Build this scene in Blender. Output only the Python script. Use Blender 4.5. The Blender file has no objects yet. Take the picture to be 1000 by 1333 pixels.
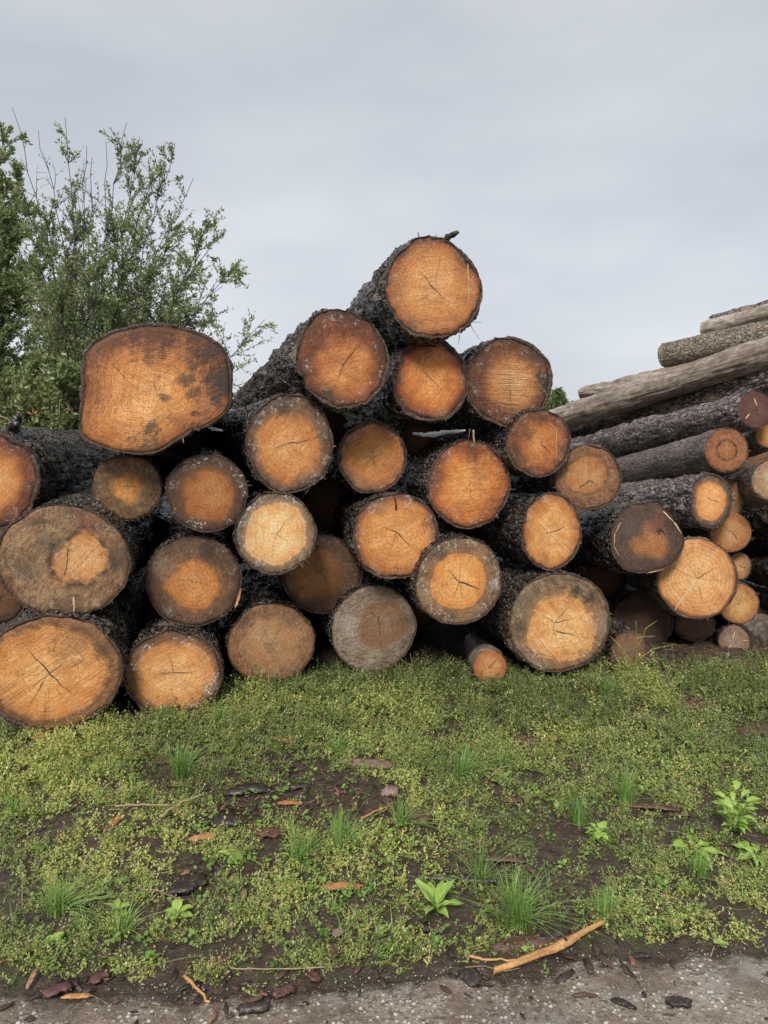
import bpy, math, random
import numpy as np
from mathutils import Vector, Matrix

C = bpy.context.scene.collection
sc = bpy.context.scene
R = math.radians

# ------------------------------------------------------------------ camera
CAM_H, PITCH, FPX = 1.4, R(6.05), 1000.0      # eye height, downward tilt, focal length in photo pixels
cam = bpy.data.cameras.new('camera')
cam.sensor_fit = 'VERTICAL'; cam.sensor_height = 36.0; cam.lens = 36.0 * FPX / 1333.0
cam.clip_start = 0.05; cam.clip_end = 1500
camo = bpy.data.objects.new('camera', cam); C.objects.link(camo)
camo.location = (0, 0, CAM_H); camo.rotation_euler = (math.pi/2 - PITCH, 0, 0)
sc.camera = camo

# ------------------------------------------------------------------ overcast sky and soft sun
SUN_EL, SUN_ROT = R(42), R(192)               # sun behind the camera, slightly to its left
world = bpy.data.worlds.new('World'); sc.world = world; world.use_nodes = True
nt = world.node_tree; nt.nodes.clear()
wo = nt.nodes.new('ShaderNodeOutputWorld'); bg = nt.nodes.new('ShaderNodeBackground')
sky = nt.nodes.new('ShaderNodeTexSky'); sky.sky_type = 'NISHITA'; sky.sun_disc = False
sky.sun_elevation = SUN_EL; sky.sun_rotation = SUN_ROT
sky.air_density = 1.0; sky.dust_density = 2.0
tc = nt.nodes.new('ShaderNodeTexCoord')
mp = nt.nodes.new('ShaderNodeMapping'); mp.inputs['Scale'].default_value = (1.0, 1.0, 2.6)
nz = nt.nodes.new('ShaderNodeTexNoise'); nz.inputs['Scale'].default_value = 2.1; nz.inputs['Detail'].default_value = 4; nz.inputs['Roughness'].default_value = .5
cr = nt.nodes.new('ShaderNodeValToRGB')
cr.color_ramp.elements[0].position = .36; cr.color_ramp.elements[0].color = (4.9, 5.18, 5.7, 1)
cr.color_ramp.elements[1].position = .64; cr.color_ramp.elements[1].color = (6.2, 6.45, 6.85, 1)
mx = nt.nodes.new('ShaderNodeMixRGB'); mx.inputs[0].default_value = .93
sx = nt.nodes.new('ShaderNodeSeparateXYZ'); el_ = nt.nodes.new('ShaderNodeMapRange'); el_.interpolation_type = 'SMOOTHSTEP'
el_.inputs[1].default_value = .02; el_.inputs[2].default_value = .55; el_.inputs[3].default_value = 1.06; el_.inputs[4].default_value = .90
gm_ = nt.nodes.new('ShaderNodeVectorMath'); gm_.operation = 'SCALE'
L = nt.links.new
L(tc.outputs['Generated'], mp.inputs[0]); L(mp.outputs[0], nz.inputs['Vector']); L(nz.outputs['Fac'], cr.inputs[0])
L(sky.outputs[0], mx.inputs[1]); L(tc.outputs['Generated'], sx.inputs[0]); L(sx.outputs[2], el_.inputs[0]); L(cr.outputs[0], gm_.inputs[0]); L(el_.outputs[0], gm_.inputs['Scale']); L(gm_.outputs[0], mx.inputs[2])
L(mx.outputs[0], bg.inputs[0]); bg.inputs[1].default_value = 0.051; L(bg.outputs[0], wo.inputs[0])

sun = bpy.data.lights.new('sun', 'SUN'); sun.energy = 1.5; sun.angle = R(16); sun.color = (1, .955, .89)
suno = bpy.data.objects.new('sun', sun); C.objects.link(suno)
sd = Vector((math.sin(SUN_ROT)*math.cos(SUN_EL), math.cos(SUN_ROT)*math.cos(SUN_EL), math.sin(SUN_EL)))
suno.rotation_euler = sd.to_track_quat('Z', 'Y').to_euler(); suno.location = (0, -5, 12)

sc.view_settings.view_transform = 'Standard'; sc.view_settings.look = 'None'
sc.view_settings.exposure = 1.25; sc.view_settings.gamma = 1.0; sc.view_settings.use_curve_mapping = False
sc.cycles.max_bounces = 6; sc.cycles.diffuse_bounces = 3; sc.cycles.transparent_max_bounces = 4

# ------------------------------------------------------------------ surveying helpers: a bearing read from the photo -> a place in the world
cp, sp = math.cos(PITCH), math.sin(PITCH)
def ray(px, py):
    u, v = (px-500)/FPX, (py-666.5)/FPX
    return np.array([u, cp - v*sp, -sp - v*cp])
def P(px, py, Y):
    r = ray(px, py); t = Y/r[1]
    return Vector(r*t) + Vector((0, 0, CAM_H)), t
def G(px, py, z=0.0):
    r = ray(px, py); t = (z-CAM_H)/r[2]
    return Vector(r*t) + Vector((0, 0, CAM_H))

# ------------------------------------------------------------------ numpy noise
def _h(i, j, k, s):
    n = (i*374761393 + j*668265263 + k*2147483647 + s*1274126177) & 0xffffffff
    n = ((n ^ (n >> 13)) * 1274126177) & 0xffffffff
    n = ((n ^ (n >> 16)) * 2246822519) & 0xffffffff
    return ((n ^ (n >> 15)) & 0xffff) / 65535.0
def vnoise(p, seed=0):
    p = np.asarray(p, float); f = np.floor(p); w = p-f; w = w*w*(3-2*w); i = f.astype(np.int64)
    r = 0
    for a in (0, 1):
        for b in (0, 1):
            for c in (0, 1):
                r = r + (w[..., 0] if a else 1-w[..., 0])*(w[..., 1] if b else 1-w[..., 1])*(w[..., 2] if c else 1-w[..., 2])*_h(i[..., 0]+a, i[..., 1]+b, i[..., 2]+c, seed)
    return r
def fbm(p, o=3, seed=0):
    r = 0; a = 1; t = 0; p = np.asarray(p, float)
    for k in range(o):
        r = r + a*vnoise(p*2**k, seed+k*17); t += a; a *= .5
    return r/t

# ------------------------------------------------------------------ mesh helpers
def mesh_np(name, v, f, mats, uv=None, tint=None, smooth=True, midx=None):
    """v (n,3), f list of arrays each (m,k)"""
    me = bpy.data.meshes.new(name)
    if isinstance(f, np.ndarray): f = [f]
    f = [np.asarray(x) for x in f if len(x)]
    nl = sum(x.size for x in f); nf = sum(len(x) for x in f)
    me.vertices.add(len(v)); me.vertices.foreach_set('co', np.asarray(v, np.float32).ravel())
    me.loops.add(nl); me.polygons.add(nf)
    me.loops.foreach_set('vertex_index', np.concatenate([x.ravel() for x in f]).astype(np.int32))
    tot = np.concatenate([np.full(len(x), x.shape[1]) for x in f]); st = np.concatenate([[0], np.cumsum(tot)[:-1]])
    me.polygons.foreach_set('loop_start', st.astype(np.int32))
    if midx is not None: me.polygons.foreach_set('material_index', np.asarray(midx, np.int32))
    if smooth: me.polygons.foreach_set('use_smooth', np.ones(nf, bool))
    if tint is not None:
        at = me.attributes.new('tint', 'FLOAT', 'FACE'); at.data.foreach_set('value', np.asarray(tint, np.float32))
    if uv is not None:
        ul = me.uv_layers.new(name='UVMap'); li = np.concatenate([x.ravel() for x in f])
        ul.data.foreach_set('uv', np.asarray(uv, np.float32)[li].ravel())
    me.update(calc_edges=True); me.validate()
    for m in (mats if isinstance(mats, (list, tuple)) else [mats]): me.materials.append(m)
    return me
def link(name, me, parent=None, loc=None):
    o = bpy.data.objects.new(name, me); C.objects.link(o)
    if parent: o.parent = parent
    if loc is not None: o.location = loc
    return o
def tag(o, label, cat, group=None, kind=None):
    if label: o['label'] = label
    if cat: o['category'] = cat
    if group: o['group'] = group
    if kind: o['kind'] = kind
    return o
def tube(pts, rad, ns=6, cap=True):
    """tapered tube, returns v, quads, caps"""
    pts = np.asarray(pts, float); n = len(pts); rad = np.broadcast_to(rad, (n,))
    t = np.gradient(pts, axis=0); t /= np.linalg.norm(t, axis=1)[:, None]+1e-9
    up = np.array([0, 0, 1.]) if abs(t[0][2]) < .9 else np.array([1., 0, 0])
    a = np.cross(t, up); a /= np.linalg.norm(a, axis=1)[:, None]+1e-9; b = np.cross(t, a)
    th = np.linspace(0, 2*np.pi, ns, endpoint=False)
    v = pts[:, None] + rad[:, None, None]*(np.cos(th)[None, :, None]*a[:, None] + np.sin(th)[None, :, None]*b[:, None])
    i = np.arange(n-1)[:, None]*ns; j = np.arange(ns)[None]; j2 = (j+1) % ns
    q = np.stack([i+j, i+j2, i+ns+j2, i+ns+j], -1).reshape(-1, 4)
    caps = np.array([list(range(ns))[::-1], list(range((n-1)*ns, n*ns))]) if cap else np.zeros((0, ns), int)
    return v.reshape(-1, 3), q, caps
class MB:
    def __init__(s): s.v = []; s.f = {}; s.n = 0; s.t = {}
    def add(s, v, *fs, tint=0.5):
        for f in fs:
            f = np.asarray(f)
            if len(f):
                s.f.setdefault(f.shape[1], []).append(f+s.n); s.t.setdefault(f.shape[1], []).append(np.broadcast_to(tint, (len(f),)))
        s.v.append(np.asarray(v, float)); s.n += len(v)
    def build(s, name, mat, parent=None, smooth=True, loc=None):
        ks = sorted(s.f); f = [np.concatenate(s.f[k]) for k in ks]; t = np.concatenate([np.concatenate(s.t[k]) for k in ks])
        v = np.concatenate(s.v)
        if loc is not None: v = v - np.array(loc)
        return link(name, mesh_np(name, v, f, mat, tint=t, smooth=smooth), parent, loc)
def rotz(a):
    c, s = np.cos(a), np.sin(a); z = np.zeros_like(c); o = np.ones_like(c)
    return np.stack([np.stack([c, -s, z], -1), np.stack([s, c, z], -1), np.stack([z, z, o], -1)], -2)

# ------------------------------------------------------------------ node helper
class N:
    def __init__(s, name):
        s.m = bpy.data.materials.new(name); s.m.use_nodes = True; s.t = s.m.node_tree; s.t.nodes.clear()
        s.out = s.t.nodes.new('ShaderNodeOutputMaterial')
    def n(s, ty, **kw):
        x = s.t.nodes.new('ShaderNode'+ty)
        for k, v in kw.items(): setattr(x, k, v)
        return x
    def put(s, sock, v):
        if v is None: return
        if hasattr(v, 'is_linked') or isinstance(v, bpy.types.NodeSocket): s.t.links.new(v, sock)
        else:
            if sock.type == 'RGBA' and len(v) == 3: v = (*v, 1)
            sock.default_value = v
    def math(s, op, a, b=None, c=None, clamp=False):
        x = s.n('Math', operation=op, use_clamp=clamp)
        s.put(x.inputs[0], a); s.put(x.inputs[1], b)
        if c is not None: s.put(x.inputs[2], c)
        return x.outputs[0]
    def mix(s, f, a, b, mode='MIX'):
        x = s.n('MixRGB', blend_type=mode); s.put(x.inputs[0], f); s.put(x.inputs[1], a); s.put(x.inputs[2], b); return x.outputs[0]
    def noise(s, vec, scale, detail=3, rough=.55, dist=0):
        x = s.n('TexNoise'); s.put(x.inputs['Vector'], vec); x.inputs['Scale'].default_value = scale
        x.inputs['Detail'].default_value = detail; x.inputs['Roughness'].default_value = rough; x.inputs['Distortion'].default_value = dist
        return x.outputs['Fac']
    def vor(s, vec, scale, feature='F1', out='Distance'):
        x = s.n('TexVoronoi', feature=feature); s.put(x.inputs['Vector'], vec); x.inputs['Scale'].default_value = scale; return x.outputs[out]
    def map(s, vec, loc=(0, 0, 0), rot=(0, 0, 0), scale=(1, 1, 1)):
        x = s.n('Mapping'); s.put(x.inputs[0], vec); x.inputs[1].default_value = loc; x.inputs[2].default_value = rot; x.inputs[3].default_value = scale; return x.outputs[0]
    def step(s, v, lo, hi):
        x = s.n('MapRange', interpolation_type='SMOOTHSTEP'); s.put(x.inputs[0], v); x.inputs[1].default_value = lo; x.inputs[2].default_value = hi; return x.outputs[0]
    def bump(s, h, strength, dist=.01, nrm=None):
        x = s.n('Bump'); s.put(x.inputs['Height'], h); x.inputs['Strength'].default_value = strength; x.inputs['Distance'].default_value = dist
        if nrm is not None: s.put(x.inputs['Normal'], nrm)
        return x.outputs[0]
    def bsdf(s, col, rough=.6, nrm=None, spec=.5, **kw):
        x = s.n('BsdfPrincipled'); s.put(x.inputs['Base Color'], col); s.put(x.inputs['Roughness'], rough); s.put(x.inputs['Normal'], nrm)
        s.put(x.inputs['Specular IOR Level'], spec)
        for k, v in kw.items(): s.put(x.inputs[k], v)
        s.t.links.new(x.outputs[0], s.out.inputs[0]); return x
    def tint(s, name='tint'):
        x = s.n('Attribute', attribute_name=name); return x.outputs['Fac']
    def ramp(s, f, stops):
        x = s.n('ValToRGB'); e = x.color_ramp.elements
        while len(e) < len(stops): e.new(.5)
        for i, (p, c) in enumerate(stops): e[i].position = p; e[i].color = (*c, 1)
        s.put(x.inputs[0], f); return x.outputs[0]
    def pos(s): return s.n('NewGeometry').outputs['Position']
    def obj(s): return s.n('TexCoord').outputs['Object']
# ------------------------------------------------------------------ materials
def simple_mat(name, stops, rough=.6, scale=60, bump=.5, trans=0, bdist=.004):
    m = N(name); o = m.obj(); t = m.tint(); n = m.noise(o, scale, 4)
    f = m.math('ADD', m.math('MULTIPLY', t, .75), m.math('MULTIPLY', m.math('SUBTRACT', n, .5), .9), clamp=True)
    f = m.math('ADD', f, .12, clamp=True)
    col = m.ramp(f, stops)
    b = m.bsdf(col, rough, m.bump(n, bump, bdist))
    if trans:
        tr = m.n('BsdfTranslucent'); m.put(tr.inputs[0], m.mix(1, col, (1.0, 1.15, .55), 'MULTIPLY'))
        ms = m.n('MixShader'); ms.inputs[0].default_value = trans
        m.t.links.new(b.outputs[0], ms.inputs[1]); m.t.links.new(tr.outputs[0], ms.inputs[2]); m.t.links.new(ms.outputs[0], m.out.inputs[0])
    return m.m

def bark_mat(name, dark, mid, light, amt_light=.5, rough=(.28, .6), scale=1.0, bump=1.0, plates=32, smoothwood=False):
    m = N(name); o = m.obj(); rnd = m.n('ObjectInfo').outputs['Random']
    v = m.n('VectorMath', operation='ADD'); m.put(v.inputs[0], o)
    cmb = m.n('CombineXYZ'); m.put(cmb.inputs[0], m.math('MULTIPLY', rnd, 31)); m.put(cmb.inputs[1], m.math('MULTIPLY', rnd, 17)); m.t.links.new(cmb.outputs[0], v.inputs[1])
    o = v.outputs[0]
    oz = m.map(o, scale=(1, 1, .5 if not smoothwood else .55))
    big = m.noise(oz, 5*scale, 4, .6); md = m.noise(oz, 24*scale, 5, .65); fn = m.noise(m.map(o, scale=(1, 1, .6)), 120*scale, 4, .7)
    tn = m.n('TexNoise'); m.put(tn.inputs['Vector'], oz); tn.inputs['Scale'].default_value = 22; tn.inputs['Detail'].default_value = 3
    warp = m.mix(.035, oz, tn.outputs['Color'], 'ADD')
    vo = m.vor(warp, plates*scale, 'DISTANCE_TO_EDGE'); crev = m.step(vo, .0, .16)
    vc = m.vor(warp, plates*scale, 'F1', 'Color'); sep = m.n('SeparateColor'); m.put(sep.inputs[0], vc)
    if smoothwood:
        f = m.math('ADD', m.math('MULTIPLY', md, .6), m.math('MULTIPLY', big, .5))
        col = m.ramp(f, [(.32, dark), (.52, mid), (.72, light)])
        fk = m.step(m.noise(m.map(o, scale=(1, 1, .25)), 60, 5, .8), .5, .66); col = m.mix(m.math('MULTIPLY', fk, .6), col, m.mix(1, col, (.45, .4, .36), 'MULTIPLY'))
        patch = m.step(m.noise(oz, 9, 3, .6), .5, .62)
        col = m.mix(m.math('MULTIPLY', patch, amt_light), col, (.16, .1, .065))
        hgt = m.math('ADD', m.math('MULTIPLY', md, .7), m.math('MULTIPLY', fn, .4))
        m.bsdf(col, m.math('ADD', rough[0], m.math('MULTIPLY', fn, rough[1]-rough[0])), m.bump(hgt, bump*.5, .01))
        return m.m
    f = m.math('ADD', m.math('MULTIPLY', md, .55), m.math('MULTIPLY', sep.outputs[0], .3)); f = m.math('ADD', f, m.math('MULTIPLY', m.math('SUBTRACT', fn, .5), .5))
    f = m.math('MULTIPLY', f, m.math('ADD', .25, m.math('MULTIPLY', crev, .75)))
    col = m.ramp(f, [(.12, dark), (.42, mid), (.8, light)])
    flake_glint = m.math('MULTIPLY', m.step(m.noise(m.map(o, scale=(1, 1, .35)), 85*scale, 4, .8), .525, .63), m.step(m.noise(o, 7, 3, .6), .38, .6))
    col = m.mix(m.math('MULTIPLY', flake_glint, .35+amt_light*.7, clamp=True), col, tuple(min(.6, a*2.0) for a in light))  # pale bark flakes, brightened to double as painted wet highlights
    lich = m.math('MULTIPLY', m.step(m.noise(o, 13, 5, .7), .57, .68), amt_light)
    col = m.mix(lich, col, light)
    peel = m.step(m.math('ADD', m.noise(m.map(o, scale=(1, 1, .6)), 3.4, 4, .6), m.math('MULTIPLY', m.math('SUBTRACT', md, .5), .12)), .60, .625)
    col = m.mix(m.math('MULTIPLY', peel, .85), col, m.mix(md, (.10, .07, .045), (.42, .33, .22)))
    crev = m.math('MULTIPLY', crev, m.math('SUBTRACT', 1, m.math('MULTIPLY', peel, .8)))
    hgt = m.math('ADD', m.math('MULTIPLY', crev, .75), m.math('ADD', m.math('MULTIPLY', md, .5), m.math('MULTIPLY', fn, .35)))
    rg = m.math('ADD', rough[0], m.math('MULTIPLY', m.noise(o, 40, 3), rough[1]-rough[0]))
    m.bsdf(col, rg, m.bump(hgt, bump, .045), spec=.6)
    return m.m
def cut_bark():
    m = N('cut_bark'); o = m.obj(); n = m.noise(o, 70, 5, .8); n2 = m.noise(o, 14, 3, .6)
    col = m.ramp(m.math('ADD', m.math('MULTIPLY', n, .7), m.math('MULTIPLY', n2, .3)), [(.36, (.014, .009, .007)), (.5, (.075, .042, .028)), (.6, (.15, .09, .06)), (.7, (.34, .27, .2))])
    m.bsdf(col, .6, m.bump(n, 1, .01)); return m.m
cutbark_m = cut_bark()
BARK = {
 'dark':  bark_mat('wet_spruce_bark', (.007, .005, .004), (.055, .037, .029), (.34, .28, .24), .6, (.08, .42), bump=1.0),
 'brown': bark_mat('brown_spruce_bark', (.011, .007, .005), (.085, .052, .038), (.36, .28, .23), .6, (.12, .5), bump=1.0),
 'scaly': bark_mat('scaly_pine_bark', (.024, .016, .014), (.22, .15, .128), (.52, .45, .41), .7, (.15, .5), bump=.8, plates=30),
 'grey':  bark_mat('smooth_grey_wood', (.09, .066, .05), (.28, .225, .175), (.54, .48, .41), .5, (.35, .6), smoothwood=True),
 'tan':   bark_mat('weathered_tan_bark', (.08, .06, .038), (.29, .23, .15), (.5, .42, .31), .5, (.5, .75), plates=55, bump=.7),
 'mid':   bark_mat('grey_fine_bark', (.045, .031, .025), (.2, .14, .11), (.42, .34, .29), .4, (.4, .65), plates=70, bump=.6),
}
crack_m = simple_mat('crack_shadow_wood', [(0, (.02, .010, .006)), (1, (.045, .022, .012))], .8)
splint_m = simple_mat('torn_pale_wood', [(0, (.45, .26, .12)), (1, (.72, .5, .28))], .7, 200)
resin_m = simple_mat('dried_resin', [(0, (.45, .46, .42)), (1, (.75, .76, .7))], .4, 300)

def face_mat(p, seed):
    """end grain; p: h heart colour, o outer, hr radius, soft, red, grime, resin, saw angle/strength"""
    g = dict(h=(.60, .285, .085), o=(.17, .08, .035), hr=.75, soft=.2, c=(0, 0), irr=.35, pith=(0, 0), red=.3, redc=(.34, .11, .035),
             grime=.35, grimec=(.045, .034, .024), resin=.25, saw=None, saws=.5, ring=.5, rim=.93, rimc=(.04, .024, .017), streak=.5, outn=.6, outc=None, band=0, pale=.55, stain=(), edge=.55)
    g.update(p); g['h'] = tuple(a*b for a, b in zip(g['h'], (1.14, 1.02, .90)))
    g['o'] = tuple(a*b for a, b in zip(g['o'], (1.4, 1.2, 1.12)))
    if g['outc']: g['outc'] = tuple(a*b for a, b in zip(g['outc'], (1.2, 1.08, 1.05)))
    rs = random.Random(seed)
    m = N('end_grain'); uvn = m.n('TexCoord').outputs['UV']
    off = (rs.uniform(-40, 40), rs.uniform(-40, 40), rs.uniform(-9, 9))
    q = m.map(uvn, loc=off)
    def ln(cx, cy):
        return m.n('VectorMath', operation='LENGTH'), m.map(uvn, loc=(-cx, -cy, 0))
    x, mv = ln(0, 0); m.put(x.inputs[0], uvn); rr = x.outputs['Value']
    x, mv = ln(*g['c']); m.put(x.inputs[0], mv); rh = x.outputs['Value']
    x, mv = ln(*g['pith']); m.put(x.inputs[0], mv); rp = x.outputs['Value']
    n1 = m.noise(q, 1.7, 2, .5); n2 = m.noise(q, 7, 4, .6); n3 = m.noise(q, 3.1, 3, .6, .4); fn = m.noise(q, 45, 4, .7); n4 = m.noise(m.map(q, loc=(7, 3, 0)), 2.3, 4, .65)
    # radial streaks
    nv = m.n('VectorMath', operation='NORMALIZE'); m.put(nv.inputs[0], mv)
    sp_ = m.n('SeparateXYZ'); m.put(sp_.inputs[0], nv.outputs[0])
    cb = m.n('CombineXYZ'); m.put(cb.inputs[0], m.math('MULTIPLY', sp_.outputs[0], 22)); m.put(cb.inputs[1], m.math('MULTIPLY', sp_.outputs[1], 22)); m.put(cb.inputs[2], m.math('MULTIPLY', rp, 2.2))
    radn = m.noise(m.map(cb.outputs[0], loc=off), 1.0, 3, .7)
    cb2 = m.n('CombineXYZ'); m.put(cb2.inputs[0], m.math('MULTIPLY', sp_.outputs[0], 3)); m.put(cb2.inputs[1], m.math('MULTIPLY', sp_.outputs[1], 3)); m.put(cb2.inputs[2], m.math('MULTIPLY', rp, 1.0))
    wed = m.noise(m.map(cb2.outputs[0], loc=off), 1.0, 2, .5)
    # heart / outer boundary
    e = m.math('ADD', rh, m.math('MULTIPLY', m.math('SUBTRACT', n1, .5), g['irr']*1.2))
    e = m.math('ADD', e, m.math('MULTIPLY', m.math('SUBTRACT', n2, .5), g['irr']*.36))
    e = m.math('ADD', e, m.math('MULTIPLY', m.math('SUBTRACT', radn, .5), .10))
    out = m.step(e, g['hr']-g['soft']/2, g['hr']+g['soft']/2)
    hc = g['h']
    heart = m.mix(m.math('MULTIPLY', m.step(n3, .42, .62), g['pale']), hc, tuple(min(.8, a*b) for a, b in zip(hc, (1.12, 1.35, 1.75))))
    heart = m.mix(m.math('MULTIPLY', m.step(n4, .45, .7), g['red']), heart, g['redc'])
    heart = m.mix(m.math('MULTIPLY', m.step(wed, .52, .68), .35), heart, tuple(a*b for a, b in zip(hc, (.62, .52, .42))))
    oc2 = g['outc'] or tuple(a*b for a, b in zip(g['o'], (2.0, 1.8, 1.7)))
    outer = m.mix(m.math('MULTIPLY', m.step(m.noise(q, 5, 5, .7), .4, .65), g['outn']), g['o'], oc2)
    outer = m.mix(m.math('MULTIPLY', m.step(m.noise(m.map(q, loc=(11, 2, 0)), 2.6, 3, .6), .45, .62), .55), outer, tuple(a*b for a, b in zip(g['o'], (.55, .5, .48))))
    dab = m.noise(m.map(m.map(uvn, rot=(0, 0, -(g['saw'] or 1.2))), loc=off, scale=(9, 30, 1)), 1, 4, .75)
    outer = m.mix(m.math('MULTIPLY', m.step(dab, .52, .66), .75), outer, (.03, .02, .014))
    outer = m.mix(m.math('MULTIPLY', m.step(dab, .46, .36), .45), outer, tuple(min(.6, a*1.5) for a in oc2))
    outer = m.mix(m.math('MULTIPLY', m.step(radn, .5, .7), g['streak']*.6), outer, oc2)
    # stain creeps along the growth rings: bright core, deeper edge, lighter sapwood, then the soiled rim
    mute = tuple(a*b for a, b in zip(hc, (.72, .58, .46)))
    heart = m.mix(m.math('MULTIPLY', m.step(e, g['hr']-g['soft']/2-.38, g['hr']-g['soft']/2+.05), .55), heart, m.mix(1, heart, (.80, .66, .55), 'MULTIPLY'))
    outer = m.mix(m.math('MULTIPLY', m.math('SUBTRACT', 1, m.step(e, g['hr'], g['hr']+.22)), .55), outer, tuple(min(.6, (a+b)*.5) for a, b in zip(oc2, mute)))
    col = m.mix(out, heart, outer)
    kdir = m.noise(m.map(m.map(uvn, rot=(0, 0, -(g['saw'] or .5))), loc=off, scale=(4, 16, 1)), 1, 4, .7)
    for (sx_, sy_, sr_, sc_, sa_) in g['stain']:
        dv = m.n('VectorMath', operation='LENGTH'); m.put(dv.inputs[0], m.map(uvn, loc=(-sx_, -sy_, 0)))
        dd = m.math('ADD', dv.outputs['Value'], m.math('MULTIPLY', m.math('SUBTRACT', n2, .5), sr_*2.4)); dd = m.math('ADD', dd, m.math('MULTIPLY', m.math('SUBTRACT', m.noise(m.map(q, loc=(sx_, 2, 7)), 16, 4, .8), .5), sr_*1.6))
        dd = m.math('ADD', dd, m.math('MULTIPLY', m.math('SUBTRACT', kdir, .5), sr_*1.5))
        col = m.mix(m.math('MULTIPLY', m.math('SUBTRACT', 1, m.step(dd, sr_*.35, sr_*1.1)), sa_), col, sc_)
    if g['band']:   # a dark ring of stain between heart and sapwood
        d = m.math('ABSOLUTE', m.math('SUBTRACT', e, g['hr']+.03)); b_ = m.math('MULTIPLY', m.math('SUBTRACT', 1, m.step(d, 0, .11)), g['band'])
        col = m.mix(m.math('MULTIPLY', b_, m.step(n2, .3, .6)), col, (.04, .028, .018))
    # mottled mid-scale contrast
    mid_ = m.noise(m.map(q, loc=(2, 4, 0)), 12, 5, .78)
    col = m.mix(m.math('MULTIPLY', m.step(mid_, .52, .68), .30), col, m.mix(1, col, (.52, .38, .28), 'MULTIPLY'))
    col = m.mix(m.math('MULTIPLY', m.step(mid_, .50, .36), .45), col, m.mix(1, col, (1.3, 1.35, 1.4), 'MULTIPLY'))
    core_ = m.math('SUBTRACT', 1, m.step(m.math('ADD', rh, m.math('MULTIPLY', m.math('SUBTRACT', n4, .5), 1.1)), .05, .62))
    col = m.mix(m.math('MULTIPLY', core_, .5), col, m.mix(1, col, (1.15, 1.38, 1.75), 'MULTIPLY'))
    edge_ = m.step(m.math('ADD', rr, m.math('MULTIPLY', m.math('SUBTRACT', n1, .5), .5)), .52, 1.02)
    col = m.mix(m.math('MULTIPLY', edge_, g['edge']), col, m.mix(1, col, (.50, .36, .28), 'MULTIPLY'))
    # growth rings
    rd = m.math('ADD', rp, m.math('MULTIPLY', n1, .16)); rd = m.math('ADD', rd, m.math('MULTIPLY', n2, .012))
    w = m.math('SINE', m.math('MULTIPLY', rd, 2*math.pi*rs.uniform(26, 34)))
    w2 = m.math('SINE', m.math('MULTIPLY', rd, 2*math.pi*rs.uniform(9, 12)))
    w = m.math('ADD', m.math('MULTIPLY', w, .7), m.math('MULTIPLY', w2, .45)); w = m.step(w, -.3, 1.1)
    col = m.mix(m.math('MULTIPLY', w, .8*g['ring']), col, m.mix(1, col, (.60, .46, .34), 'MULTIPLY'))
    # fine radial checks and saw kerf lines
    chk = m.math('MULTIPLY', m.step(radn, .58, .72), .6)
    col = m.mix(chk, col, m.mix(1, col, (.5, .38, .3), 'MULTIPLY'))
    sa = g['saw'] if g['saw'] is not None else rs.uniform(0, 3.1)
    kv = m.map(m.map(uvn, rot=(0, 0, -sa)), loc=off, scale=(1.3, 38, 1)); kerf = m.noise(kv, 1, 3, .7)
    kb = m.noise(m.map(m.map(uvn, rot=(0, 0, -sa)), loc=off, scale=(.8, 7, 1)), 1, 2, .5)
    km = m.math('MULTIPLY', m.step(n3, .35, .6), g['saws'])
    col = m.mix(m.math('MULTIPLY', m.step(kerf, .5, .64), m.math('MULTIPLY', km, .8)), col, m.mix(1, col, (.5, .36, .27), 'MULTIPLY'))
    col = m.mix(m.math('MULTIPLY', m.step(kerf, .5, .3), m.math('MULTIPLY', km, .45)), col, m.mix(1, col, (1.25, 1.35, 1.5), 'MULTIPLY'))
    col = m.mix(m.math('MULTIPLY', m.step(kb, .52, .7), .28), col, m.mix(1, col, (.68, .5, .38), 'MULTIPLY'))
    # grime: blotches plus fine dirt, more of it near the rim
    gm = m.math('MULTIPLY', m.math('ADD', m.step(m.noise(m.map(q, loc=(3, 9, 0)), 4.2, 5, .7), .5, .68), m.math('MULTIPLY', m.step(fn, .5, .72), .5)), m.math('ADD', .18, m.math('MULTIPLY', m.step(rr, .3, .98), .9)))
    col = m.mix(m.math('MULTIPLY', gm, g['grime'], clamp=True), col, g['grimec'])
    spk = m.math('MULTIPLY', m.step(m.noise(q, 22, 2, .5), .64, .70), .45*g['grime']+.1)
    col = m.mix(spk, col, (.05, .03, .02))
    # resin / frosted mould near the rim
    rz = m.math('MULTIPLY', m.step(m.noise(m.map(q, loc=(1, 5, 0)), 3.2, 2, .5), .49, .57), m.step(rr, .66, .82))
    rz = m.math('MULTIPLY', rz, m.math('ADD', m.step(m.noise(q, 13, 5, .8), .53, .62), m.math('MULTIPLY', m.step(fn, .56, .66), .6)), clamp=True)
    rz = m.math('MULTIPLY', rz, g['resin'], clamp=True)
    col = m.mix(rz, col, (.58, .59, .54))
    rm = m.step(m.math('ADD', rr, m.math('MULTIPLY', m.math('SUBTRACT', n2, .5), .12)), g['rim']-.03, g['rim']+.04)
    col = m.mix(m.math('MULTIPLY', rm, m.step(m.noise(m.map(q, loc=(5, 5, 3)), 2.8, 4, .7), .38, .62)), col, g['rimc'])
    col = m.mix(m.math('MULTIPLY', m.math('SUBTRACT', fn, .5), 4.6, clamp=True), col, m.mix(1, col, (.4, .32, .25), 'MULTIPLY'))
    h = m.math('ADD', m.math('MULTIPLY', kerf, .55*g['saws']+.15), m.math('ADD', m.math('MULTIPLY', fn, .45), m.math('MULTIPLY', w, -.12)))
    h = m.math('ADD', h, m.math('MULTIPLY', radn, .25))
    m.bsdf(col, m.math('ADD', .42, m.math('MULTIPLY', n2, .35)), m.bump(h, .8, .007), spec=.4)
    return m.m
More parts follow.
